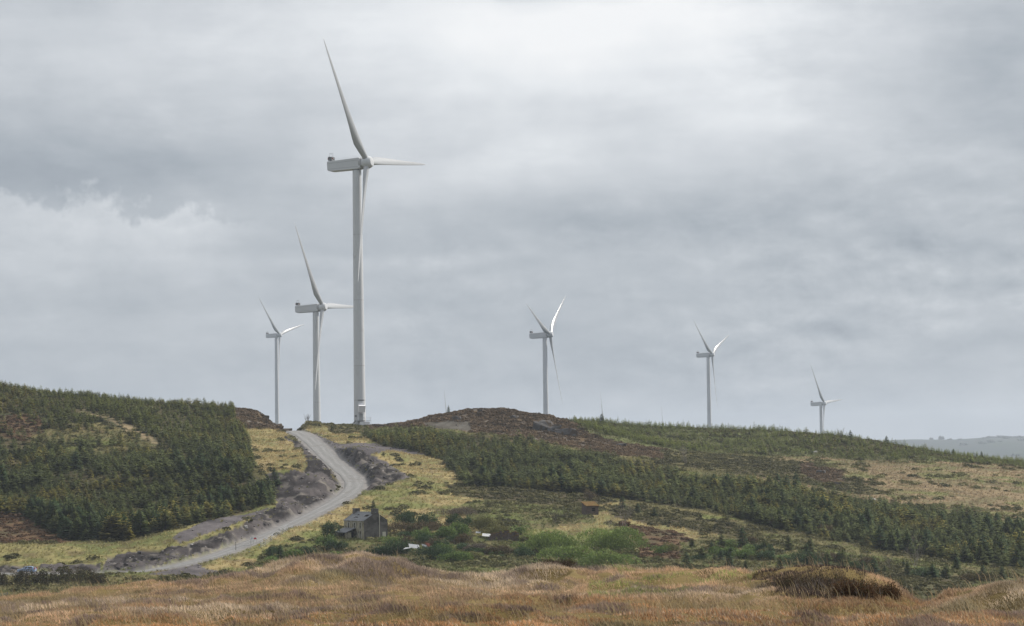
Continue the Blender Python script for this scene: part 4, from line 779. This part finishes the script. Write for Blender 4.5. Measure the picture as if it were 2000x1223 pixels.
# ------------------------------------------------------------------ hedge by the road
def hedge():
    r = empty('hedge', G(40, 538), 0, 'long dark brown-green roadside hedge in front of the car', 'hedge'); V, F, Cc = [], [], []; off = 0; o = r.location
    for i in range(26):
        px = -330+i*21; g = G(px, 536+sin(i)*1.0); v, f, c = bush_arrays(400+i, 900, 3.6, 2.6, 4.2*(1 if px < 170 else max(.35, 1-(px-170)/60)), .2, [(.085, .065, .035), (.06, .06, .028), (.075, .055, .03)], lumps=5, up=.5)
        V.append(v+np.array(g-o)); F.append(f+off); Cc.append(c); off += len(v)
    mesh_np('foliage', np.vstack(V), np.vstack(F), M['leaf'], r, cols=np.vstack(Cc)); s = MB()
    for i in range(26):
        g = G(-330+i*21, 536)-o; s.tube([g-Vector((0, 0, .3)), g+Vector((.1, 0, 1.2)), g+Vector((.3, .1, 2.1))], [.07, .05, .02], 5)
    s.build('stem', M['bark'], r)
hedge()
# ------------------------------------------------------------------ ruined house
def house():
    c = G(708, 602); c.z = P(708, 1056, 602)[2]-.35; r = empty('derelict_house', c, R(30), 'derelict two-storey grey house with slate roof and two chimneys', 'house')
    W, L, E, T = 6.2, 10.6, 4.9, 6.8; ov = .25; w = MB()             # x: along the gable, y: along the front (away to the left)
    th = .35
    # front wall pieces round its openings (openings as (y0,y1,z0,z1))
    opn = [(1.25, 2.3, .9, 2.5), (1.25, 2.3, 3.05, 4.5), (4.4, 5.3, 3.05, 4.45), (7.6, 8.5, 3.05, 4.45)]
    fw = MB(); ysn = sorted({0, L}|{q for o in opn for q in o[:2]})
    for a, b in zip(ysn[:-1], ysn[1:]):
        cuts = sorted([(o[2], o[3]) for o in opn if o[0] <= a+.01 and o[1] >= b-.01]); z = -1.0
        for z0, z1 in cuts+[(E, E)]:
            if z0 > z: fw.box((th/2, (a+b)/2, (z+z0)/2), (th, b-a, z0-z))
            z = z1
    fw.build('front_wall', M['front'], r)
    g = [(0.36, -1.0), (W, -1.0), (W, E), (W/2, T-.1), (0.36, E+.25)]
    MB().prism([(0.003, -1), (W, -1), (W, E), (W/2, T-.1), (0.003, E)], -.003, .34, 'y').build('gable_wall', M['render'], r)
    MB().prism([(0.36, -1), (W, -1), (W, E), (W/2, T-.1), (0.36, E+.2)], L-.34, L, 'y').box((W-.17, L/2, (E-1)/2), (.34, L-.7, E+1)).build('rear_wall', M['render'], r)
    # slates: courses of individually laid strips with holes
    rr = random.Random(3); s = MB(); holes = [(1.1, 3.0, .40, .72), (5.6, 7.1, .28, .42), (6.3, 7.6, .55, .7), (4.3, 5.6, .02, .10), (7.9, 9.0, .62, .72)]
    sl = math.hypot(W/2, T-E); n = 15; ang = math.atan2(T-E, W/2)
    for side in (0, 1):
        for i in range(n):
            t = i/n; y0 = -.15
            while y0 < L+.15:
                y1 = min(L+.2, y0+rr.uniform(.38, .5)); ym = (y0+y1)/2
                if not (side == 0 and any(h[0]+rr.uniform(-.2, .2) < ym < h[1] and h[2] < t < h[3] for h in holes)) and rr.random() > .008:
                    q = (t+.5/n)*sl*1.03-.12; x = q*cos(ang); zz = E+.05+q*sin(ang)+rr.uniform(0, .02)+.03
                    if side: x = W-x
                    s.box((x, ym, zz), (sl/n*1.5, y1-y0-.015, .025), ry=(-ang-R(1.5)) if side == 0 else (ang+R(1.5)))
                y0 = y1
    rf = s.build('roof', M['slate'], r)
    bt = MB()
    for i in range(13):
        y = .5+i*.7; bt.box((W/4, y, (E+T)/2-.12), (sl*.98, .08, .12), ry=-ang); bt.box((W*3/4, y, (E+T)/2-.12), (sl*.98, .08, .12), ry=ang)
    bt.build('rafter', M['bark'], rf); MB().tube([(W/2, -.1, T+.08), (W/2, L+.1, T+.06)], [.11, .11], 6).build('ridge_tile', M['seam'], rf)
    MB().box((W/2, L/2, E-.4), (W-1, L-1, .1)).box((W/2, L/2, 1.2), (W-1, L-1, .1)).build('dark_floor', M['void'], r)
    for y in (.45, L-.45):
        ch = MB().box((W/2, y, T+.05), (1.5, .95, 1.5)).box((W/2, y, T+.85), (1.62, 1.08, .16)).build('chimney', M['render'], r)
        if y < 1: MB().tube([(W/2-.3, y, T+.9), (W/2-.3, y, T+1.05)], [.15, .13], 8).build('chimney_pot', M['stone'], ch)
    for (a, b, z0, z1) in opn:
        f = MB(); t = .13
        f.box((-.02, a-.05, (z0+z1)/2), (.1, .16, z1-z0+.2)).box((-.02, b+.05, (z0+z1)/2), (.1, .16, z1-z0+.2)).box((-.02, (a+b)/2, z1+.08), (.1, b-a-.02, .14)).box((-.05, (a+b)/2, z0-.06), (.2, b-a+.3, .12))
        f.box((.16, (a+b)/2, (z0+z1)/2), (.06, .07, z1-z0)).box((.162, (a+b)/2, (z0+z1)/2), (.06, b-a, .07)); f.build('window', M['frame'], r)
        if a > 2: MB().box((.22, a+(b-a)*.75, (z0+z1)/2), (.02, (b-a)*.46, (z1-z0)*.95)).build('pane', M['glass'], r.children[-1])
    # drainpipe and patched render on the gable
    MB().tube([(4.05, -.1, -.5), (4.05, -.1, T-1.1), (4.0, -.12, T-.2)], [.09]*3, 8).build('drainpipe', M['frame'], r)
    MB().box((W-.9, -.012, 1.6), (.9, .02, 1.3)).build('wall_patch', M['frame'], r); r.children[-1]['label'] = 'pale rectangular patch low on the gable'
    # flat gabled porch on the front
    p = MB(); y0, y1, X = 4.0, 10.2, -2.7
    p.box((X+.1, y0+.35, .75), (.2, .7, 3.0)).box((X+.1, y1-.9, .75), (.2, 1.8, 3.0)).box((X+.1, (y0+.7+y1-1.8)/2+.6, .1), (.2, .9, 1.6)).box((X/2-.1, y1-.1, .75), (-X-.2, .2, 3.0)).box((X+.1, (y0+y1)/2-.2, 2.1), (.2, 2.3, .3))
    pw = p.box((X/2-.5, y0+.1, .75), (1.0, .2, 3.0)).build('porch', M['front'], r)
    MB().add([(X-.3, y0-.4, 2.25), (X-.3, y1+.3, 2.25), (0, y1+.1, 3.25), (0, y0+.2, 3.25), (X-.3, y0-.4, 2.13), (X-.3, y1+.3, 2.13), (0, y1+.1, 3.1), (0, y0+.2, 3.1)],
             [(0, 1, 2, 3), (7, 6, 5, 4), (0, 4, 5, 1), (1, 5, 6, 2), (2, 6, 7, 3), (3, 7, 4, 0)]).build('porch_roof', M['slate'], pw)
    MB().box((-.6, 7.2, 1.2), (.8, 4.2, 2.0)).build('dark_recess', M['void'], pw)
house()
def shed():
    c = G(1142, 648); c.z = max(c.z, P(1142, 1014, 648)[2])+.25; r = empty('stone_shed', c, R(20), 'small square stone shed with orange mossy sloping roof on the grass', 'shed')
    W, L = 3.3, 3.2
    MB().box((.75, .15, .9), (1.5, .3, 2.4)).box((W-.45, .15, .9), (.9, .3, 2.4)).box((1.95, .15, .25), (.9, .3, 1.1)).box((1.95, .15, 1.85), (.9, .3, .5)).prism([(.3, -.3), (L, -.3), (L, 3.1), (.3, 2.1)], 0, .3, 'x').prism([(.3, -.3), (L, -.3), (L, 3.1), (.3, 2.1)], W-.3, W, 'x').box((W/2, L-.15, 1.4), (W-.6, .3, 3.3)).build('wall', M['stone'], r)
    ro = MB(); rr = random.Random(5); n = 7
    vs = [(-.15+(W+.3)*i/n, -.2+(L+.35)*j/n, 2.12+1.06*j/n+rr.uniform(0, .09)) for j in range(n+1) for i in range(n+1)]; m = n+1
    ro.add(vs+[(v[0], v[1], v[2]-.16) for v in vs], [(j*m+i, j*m+i+1, (j+1)*m+i+1, (j+1)*m+i) for j in range(n) for i in range(n)]+[(m*m+j*m+i, m*m+(j+1)*m+i, m*m+(j+1)*m+i+1, m*m+j*m+i+1) for j in range(n) for i in range(n)]
           + [(i, i+1, m*m+i+1, m*m+i) for i in range(n)]+[(n*m+i+1, n*m+i, m*m+n*m+i, m*m+n*m+i+1) for i in range(n)]+[((i+1)*m, i*m, m*m+i*m, m*m+(i+1)*m) for i in range(n)]+[(i*m+n, (i+1)*m+n, m*m+(i+1)*m+n, m*m+i*m+n) for i in range(n)])
    ro.build('roof', M['moss'], r); wn = MB().box((1.95, .02, 1.2), (1.0, .06, .1)).box((1.95, .02, 1.6), (1.0, .06, .08)).box((1.46, .02, 1.2), (.07, .05, .8)).box((2.44, .02, 1.2), (.07, .05, .8)).build('window', M['bark'], r)
    MB().box((1.95, .36, 1.2), (.95, .04, 1.0)).build('dark_pane', M['void'], wn)
shed()
def ruin():
    c = G(962, 596); c.z = max(c.z, P(962, 1059, 596)[2]); r = empty('ruined_byre', c, R(8), 'roofless low stone ruin with mossy wall tops left of the willow bushes', 'ruin'); rr = random.Random(9); w = MB(); mo = MB()
    for i in range(12):
        h = 1.3+.5*sin(i*1.1)+rr.uniform(-.3, .2)
        if i in (1, 3): h = 1.2 if i == 3 else 1.5
        if i == 2: w.box((-.6+i*.55, 0, 1.5), (.53, .5, .4)); continue
        w.box((-.6+i*.55, rr.uniform(-.03, .03), h/2-.3), (.53, .5, h+.6)); mo.box((-.6+i*.55, 0, h+.06), (.5, .6, .16))
    for i in range(6): h = 1.4+rr.uniform(-.4, .5); w.box((5.5, .6+i*.5, h/2-.3), (.5, .48, h+.6)); w.box((-.8, .6+i*.5, h/2-.6), (.5, .48, h+.2)); mo.box((5.5, .6+i*.5, h+.06), (.6, .5, .14))
    for i in range(11): h = 1.6+rr.uniform(-.2, .6); w.box((-.3+i*.56, 3.4, h/2-.3), (.54, .45, h+.6)); mo.box((-.3+i*.56, 3.4, h+.07), (.56, .6, .16))
    w.build('wall', M['stone'], r); mo.build('moss', M['moss'], r)
    MB().box((2.5, 1.8, .1), (5.6, 2.8, .2)).build('dark_floor', M['void'], r)
ruin()
def sheet(px, py, D, w, l, rx, ry, rz, m, label):
    p = P(px, py, D); n = 24; s = MB(); vs = [((i/n-.5)*w, (j-.5)*l, .03*cos(i*pi)+.0) for j in (0, 1) for i in range(n+1)]
    s.add([(a, b, c+.004) for a, b, c in vs]+[(a, b, c-.004) for a, b, c in vs], [(i, i+1, n+2+i, n+1+i) for i in range(n)]+[(2*n+2+i, 3*n+3+i, 3*n+4+i, 2*n+3+i) for i in range(n)]+[(0, n+1, 3*n+3, 2*n+2), (n, 3*n+2-0, 4*n+3, 2*n+1)]+[(i, 2*n+2+i, 2*n+3+i, i+1) for i in range(n)])
    o = s.build('tin_sheet', M[m]); o.location = (p[0], p[1], p[2]); o.rotation_euler = (R(rx), R(ry), R(rz)); tag(o, label, 'tin sheet')
sheet(809, 1067, 575, 2.4, 2.4, 20, 8, 10, 'tin', 'largest crumpled pale tin sheet lying in the scrub right of the house'); sheet(797, 1070, 574, 1.8, 1.6, 12, -8, -25, 'tin', 'small pale tin sheet left of the largest one')
sheet(832, 1068, 573, 1.8, 1.8, 30, 15, 30, 'tin', 'pale tin sheet leaning beside the rusty sheet'); sheet(838, 1066, 574, 1.4, 2.2, 35, 10, 40, 'rust', 'rusty red tin sheet in the scrub')
sheet(950, 1045, 598, 1.9, 1.4, 25, 5, 0, 'tin', 'pale tin sheet lying on the left wall of the stone ruin'); sheet(934, 1040, 600, 1.2, .8, 25, 5, 0, 'tin', 'small pale tin scrap uphill of the stone ruin')
# ------------------------------------------------------------------ car behind the hedge
def car():
    g = P(53, 1119, 563); r = empty('parked_car', (g[0], g[1], road[27, 2]+.05), R(-6), 'pale blue hatchback on the road, half hidden by the hedge', 'car')
    # profile along x (front at -x), stations with half-width
    b = MB(); lo = [(-2.0, .35), (-2.05, .6), (-1.9, .82), (-1.1, .98), (-.35, 1.02), (1.75, 1.05), (1.98, .98), (2.0, .5), (1.85, .28), (-1.9, .28)]
    hw = .84; b.add([(x, -hw, z) for x, z in lo]+[(x, hw, z) for x, z in lo], [tuple(range(10))[::-1], tuple(range(10, 20))]+[(i, (i+1) % 10, 10+(i+1) % 10, 10+i) for i in range(10)])
    top = [(-1.05, 1.0, .80), (-.25, 1.40, .64), (.45, 1.5, .60), (1.25, 1.46, .62), (1.85, 1.06, .78)]
    v = [(x, s*w, z) for x, z, w in top for s in (-1, 1)]; b.add(v, [(0, 1, 3, 2), (2, 3, 5, 4), (4, 5, 7, 6), (6, 7, 9, 8)]+[(0, 2, 4, 6, 8)]+[(1, 9, 7, 5, 3)])
    o = b.build('body', M['carpaint'], r); md = o.modifiers.new('bevel', 'BEVEL'); md.width = .05; md.segments = 2; edge_smooth(o, 45)
    gl = MB()
    for s in (-1, 1):
        f = lambda x, z: (x, s*(.815-(z-1.0)*.42), z); gl.add([f(-.72, 1.07), f(-.18, 1.34), f(.28, 1.40), f(.28, 1.07)], [(0, 1, 2, 3)]); gl.add([f(.38, 1.07), f(.38, 1.41), f(1.2, 1.37), f(1.5, 1.10)], [(0, 1, 2, 3)])
    gl.build('side_window', M['glass'], r); MB().add([(-1.0, -.68, 1.05), (-1.0, .68, 1.05), (-.30, .58, 1.40), (-.30, -.58, 1.40)], [(0, 1, 2, 3)]).build('windscreen', M['glass'], r)
    MB().add([(1.42, -.58, 1.40), (1.42, .58, 1.40), (1.84, .66, 1.13), (1.84, -.66, 1.13)], [(0, 1, 2, 3)]).build('rear_window', M['glass'], r)
    for s in (-1, 1):
        for x in (-1.25, 1.25):
            q = MB().tube([(x, s*.72, .31), (x, s*.87, .31)], [.31, .31], 20).build('wheel', M['tyre'], r); MB().tube([(x, s*.868, .31), (x, s*.885, .31)], [.18, .16], 12).build('rim', M['steel'], q)
        MB().box((1.93, s*.74, 1.0), (.16, .2, .36)).build('tail_light', M['tail'], r); MB().box((-1.93, s*.62, .74), (.2, .34, .16), ry=R(-20)).build('headlight', M['head'], r)
        MB().box((-.62, s*.93, 1.05), (.1, .18, .12)).build('wing_mirror', M['carpaint'], r)
car()
# ------------------------------------------------------------------ fence, gate boards
def fence():
    pts = [G(506, 591), G(516, 594), G(527, 598), G(538, 602), G(549, 606), G(560, 611)]; r = empty('mesh_fence', pts[0], 0, 'grey wire mesh fence panels along the near side of the gravel road', 'fence'); o = pts[0]
    for p in pts: MB().tube([p-o-Vector((0, 0, .3)), p-o+Vector((0, 0, 1.5))], [.045, .045], 6).build('post', M['steel'], r)
    for a, b in zip(pts[:-1], pts[1:]):
        m = MB(); a = a-o; b = b-o
        for z in (.15, .6, 1.0, 1.4): m.tube([a+Vector((0, 0, z)), b+Vector((0, 0, z))], [.018]*2, 4)
        for k in range(1, 12): q = a.lerp(b, k/12); m.tube([q+Vector((0, 0, .15)), q+Vector((0, 0, 1.4))], [.012]*2, 4)
        m.build('mesh_panel', M['steel'], r)
    g = P(492, 1060, 595); g = Vector((g[0], g[1], g[2]-.1)); s = empty('road_sign', g, R(5), 'white notice board on a frame beside the site entrance road', 'sign'); MB().box((0, 0, 1.05), (.62, .04, .65)).build('board', M['signw'], s)
    MB().tube([(-.28, .05, -.3), (-.28, .05, 1.3)], [.03]*2, 6).tube([(.28, .05, -.3), (.28, .05, 1.3)], [.03]*2, 6).build('post', M['steel'], s)
    MB().box((0, -.025, 1.22), (.45, .01, .05)).box((0, -.025, 1.08), (.45, .01, .04)).box((0, -.025, .95), (.4, .01, .04)).build('lettering', M['seam'], s)
    s = empty('road_sign', g+Vector((.72, .3, .12)), R(5), 'white and red notice board right of the plain white one', 'sign'); MB().box((0, 0, 1.22), (.62, .04, .33)).build('board', M['signw'], s); MB().box((0, 0, .89), (.62, .04, .32)).build('red_panel', M['signr'], s)
    MB().box((0, -.025, 1.2), (.14, .01, .2)).build('symbol', M['signr'], s); MB().tube([(-.28, .05, -.3), (-.28, .05, 1.35)], [.03]*2, 6).tube([(.28, .05, -.3), (.28, .05, 1.35)], [.03]*2, 6).build('post', M['steel'], s)
    p = G(504, 590); s = empty('road_sign', p, 0, 'small yellow plate on the first fence post', 'sign'); MB().box((0, -.06, .95), (.2, .03, .45)).build('board', M['signy'], s); MB().tube([(0, 0, -.3), (0, 0, 1.5)], [.04]*2, 6).build('post', M['steel'], s)
    for (px, D, l) in ((458, 588, 'pale wooden post at the foot of the rock cut, left of the notice boards'),):
        o = MB().tube([(0, 0, -.3), (0, 0, 1.9), (0.02, 0, 1.95)], [.09, .08, .03], 7).build('fence_post', M['wood']); o.location = G(px, D); tag(o, l, 'post')
    r = empty('rail_gate', G(470, 590), 0, 'low grey steel barrier between the post and the notice boards', 'gate'); a = G(458, 589)-r.location; b = G(488, 596)-r.location; m = MB()
    for z in (.5, .9, 1.25): m.tube([a+Vector((0, 0, z)), b+Vector((0, 0, z))], [.03]*2, 5)
    m.build('rail', M['cool'], r); MB().tube([b-Vector((0, 0, .2)), b+Vector((0, 0, 1.4))], [.05]*2, 6).build('post', M['steel'], r)
    r = empty('field_gate', G(5, 480), 0, 'silvery field gate at the left edge behind the tall grass', 'gate'); m = MB()
    for z in (.3, .55, .8, 1.05, 1.3): m.tube([(-3, 0, z), (.6, 0, z)], [.03]*2, 5)
    m.build('rail', M['steel'], r); MB().tube([(.75, 0, -.3), (.75, 0, 1.6)], [.09]*2, 6).build('post', M['wood'], r)
fence()
# ------------------------------------------------------------------ crags and boulders
def crag(px, D, w, d, h, label, seed, m='rock', dz=0, rz=0, cat='rock', name='rock_outcrop'):
    rr = random.Random(seed); bm = bmesh.new()
    for k in range(34): bm.verts.new((rr.uniform(-.5, .5)*w, rr.uniform(-.5, .5)*d, rr.uniform(-.4, 1)*h*(1-.3*rr.random())))
    bmesh.ops.convex_hull(bm, input=bm.verts[:]); loose = [v for v in bm.verts if not v.link_faces]; bmesh.ops.delete(bm, geom=loose, context='VERTS')
    bmesh.ops.triangulate(bm, faces=bm.faces[:]); bmesh.ops.subdivide_edges(bm, edges=bm.edges[:], cuts=2, use_grid_fill=True)
    for v in bm.verts:
        q = np.array([v.co.x, v.co.y, v.co.z]); t = float(fbm(np.array([q[0]*1.3+q[2]*2+seed]), np.array([q[1]+q[2]*1.1]), max(w, h)*.35, 3)[0]); v.co *= 1+.10*t
    me = bpy.data.meshes.new(name); bm.to_mesh(me); bm.free(); me.materials.append(M[m]); o = bpy.data.objects.new(name, me); COL.objects.link(o); g = G(px, D); o.location = (g.x, g.y, g.z+dz); o.rotation_euler = (0, 0, rz); tag(o, label, cat)
crag(1063, 852, 8, 4, 4.0, 'largest pale grey crag near the right end of the brown rocky hill', 1, dz=-.3); crag(1082, 850, 5, 3, 3.2, 'angular crag leaning on the right of the largest grey crag', 7, dz=-.6)
crag(1104, 848, 8, 4, 3.2, 'grey crag right of the largest, where the brown hill drops', 2, dz=-.5); crag(1005, 868, 3, 2, 1.6, 'small grey outcrop on the middle of the brown rocky hill', 3, dz=-.3)
crag(893, 872, 3.5, 2, 1.6, 'grey outcrop at the left end of the brown rocky hill', 4, dz=-.3); crag(938, 880, 2.5, 2, 1.2, 'low grey outcrop near the crown of the brown hill', 5, dz=-.2)
crag(1212, 838, 3.4, 2.5, 1.8, 'long dark crag below the right tail of the brown hill', 6, dz=-.3); crag(1600, 800, 3.4, 2, 1.5, 'grey ledge in the heather beside the tan field', 8, dz=-.3); crag(1580, 825, 2.6, 2, 1.3, 'upper grey ledge in the heather at the tan field', 9, dz=-.3)
crag(1630, 775, 2.6, 2, 1.2, 'lower right grey ledge sinking into the tan field', 10, dz=-.3); crag(1590, 900, 1.7, 1.4, 1.0, 'pale boulder below the smallest turbine', 11, 'pale', cat='boulder', name='boulder'); crag(1704, 742, 2.2, 1.5, 1.0, 'pale rounded boulder at the top of the right plantation band', 12, 'pale', cat='boulder', name='boulder')
crag(535, 882, 7, 3, 2.2, 'brown-grey rock face on the knoll left of the road top', 13, 'brownrock', dz=-.6); crag(556, 876, 5, 3, 1.5, 'lower rock step at the right foot of the knoll', 14, 'brownrock', dz=-.4); crag(512, 886, 5, 3, 2.0, 'upper left rock hump on the knoll beside the road top', 15, 'brownrock', dz=-.7)
crag(745, 905, 7, 3, 1.9, 'dark rubble ridge right of the tallest turbine foot', 16, 'brownrock', dz=-.3); crag(775, 905, 8, 3, 1.6, 'low dark rubble ridge left of the brown rocky hill', 17, 'brownrock', dz=-.3); crag(850, 902, 7, 3, 1.5, 'rounded brown rock rise at the left shoulder of the brown hill', 18, 'brownrock', dz=-.8)
for q, (px, D, w, lb) in enumerate([(478, 612, 1.0, 'small white stone high on the rock cut near the boards'), (545, 618, .9, 'pale block beside the road above the mesh fence'), (1268, 655, .9, 'small white stone in the heather right of the shed'), (372, 590, .8, 'white stone in the lower rock cut')]):
    crag(px, D, w, w, w*.7, lb, 30+q, 'pale', cat='stone', name='white_stone')
# far hill trees
def far_trees():
    v, f, c = bush_arrays(900, 900, 1, 1, 1, .09, [(.03, .045, .03)], lumps=6, hollow=.3)
    L = ['small hazy tree lump on the far blue hill', 'largest rounded hazy tree on the far blue hill', 'small rounded hazy tree right of the largest on the far hill', 'hazy wood clump on the far hill crest near the right edge', 'second hazy clump right of the crest wood', 'hazy clump at the right edge of the far hill']
    for i, (px, w, h) in enumerate([(1818, 16, 11), (1838, 24, 18), (1856, 12, 9), (1935, 40, 10), (1960, 26, 9), (1985, 30, 10)]):
        g = G(px, 9050); r = empty('far_tree', g-Vector((0, 0, 2)), 0, L[i], 'tree'); mesh_np('crown', v*np.array([w, w, h]), f, M['leaf'], r, cols=c); MB().tube([(0, 0, -2), (0, 0, h*.5)], [.6, .3], 6).build('trunk', M['bark'], r)
    n = 700; x = rng.uniform(-2300, 2600, n); y = rng.uniform(6800, 9300, n); m = fbm(x, y, 420, 2) > .1; x, y = x[m], y[m]; z = H(x, y); s = rng.uniform(8, 20, len(x)); vb, fb, cb = bush_arrays(901, 90, 1, 1, 1, .22, [(.03, .045, .03)], lumps=4, hollow=.3)
    scatter_mesh('far_woodland', [(vb, fb, cb)], np.stack([x, y, z-1], 1), np.stack([s*1.6, s*.6], 1), np.ones((len(x), 3)), M['leaf'], 'woodland', 'hazy hedgerows and woods on the far hills')
far_trees()
# ------------------------------------------------------------------ haze
def haze():
    m = bpy.data.materials.new('haze'); m.use_nodes = True; nt = m.node_tree; nt.nodes.remove(nt.nodes['Principled BSDF'])
    v = nt.nodes.new('ShaderNodeVolumePrincipled'); v.inputs['Color'].default_value = (.78, .87, 1.0, 1); v.inputs['Density'].default_value = .000075; v.inputs['Anisotropy'].default_value = .2
    nt.links.new(v.outputs[0], nt.nodes['Material Output'].inputs['Volume'])
    o = MB().box((0, 7250, 60), (36000, 15200, 260)).build('haze', m); tag(o, 'thin blue-grey haze in the air over the moor', 'haze', kind='stuff')
HAZE = True
if HAZE: haze()
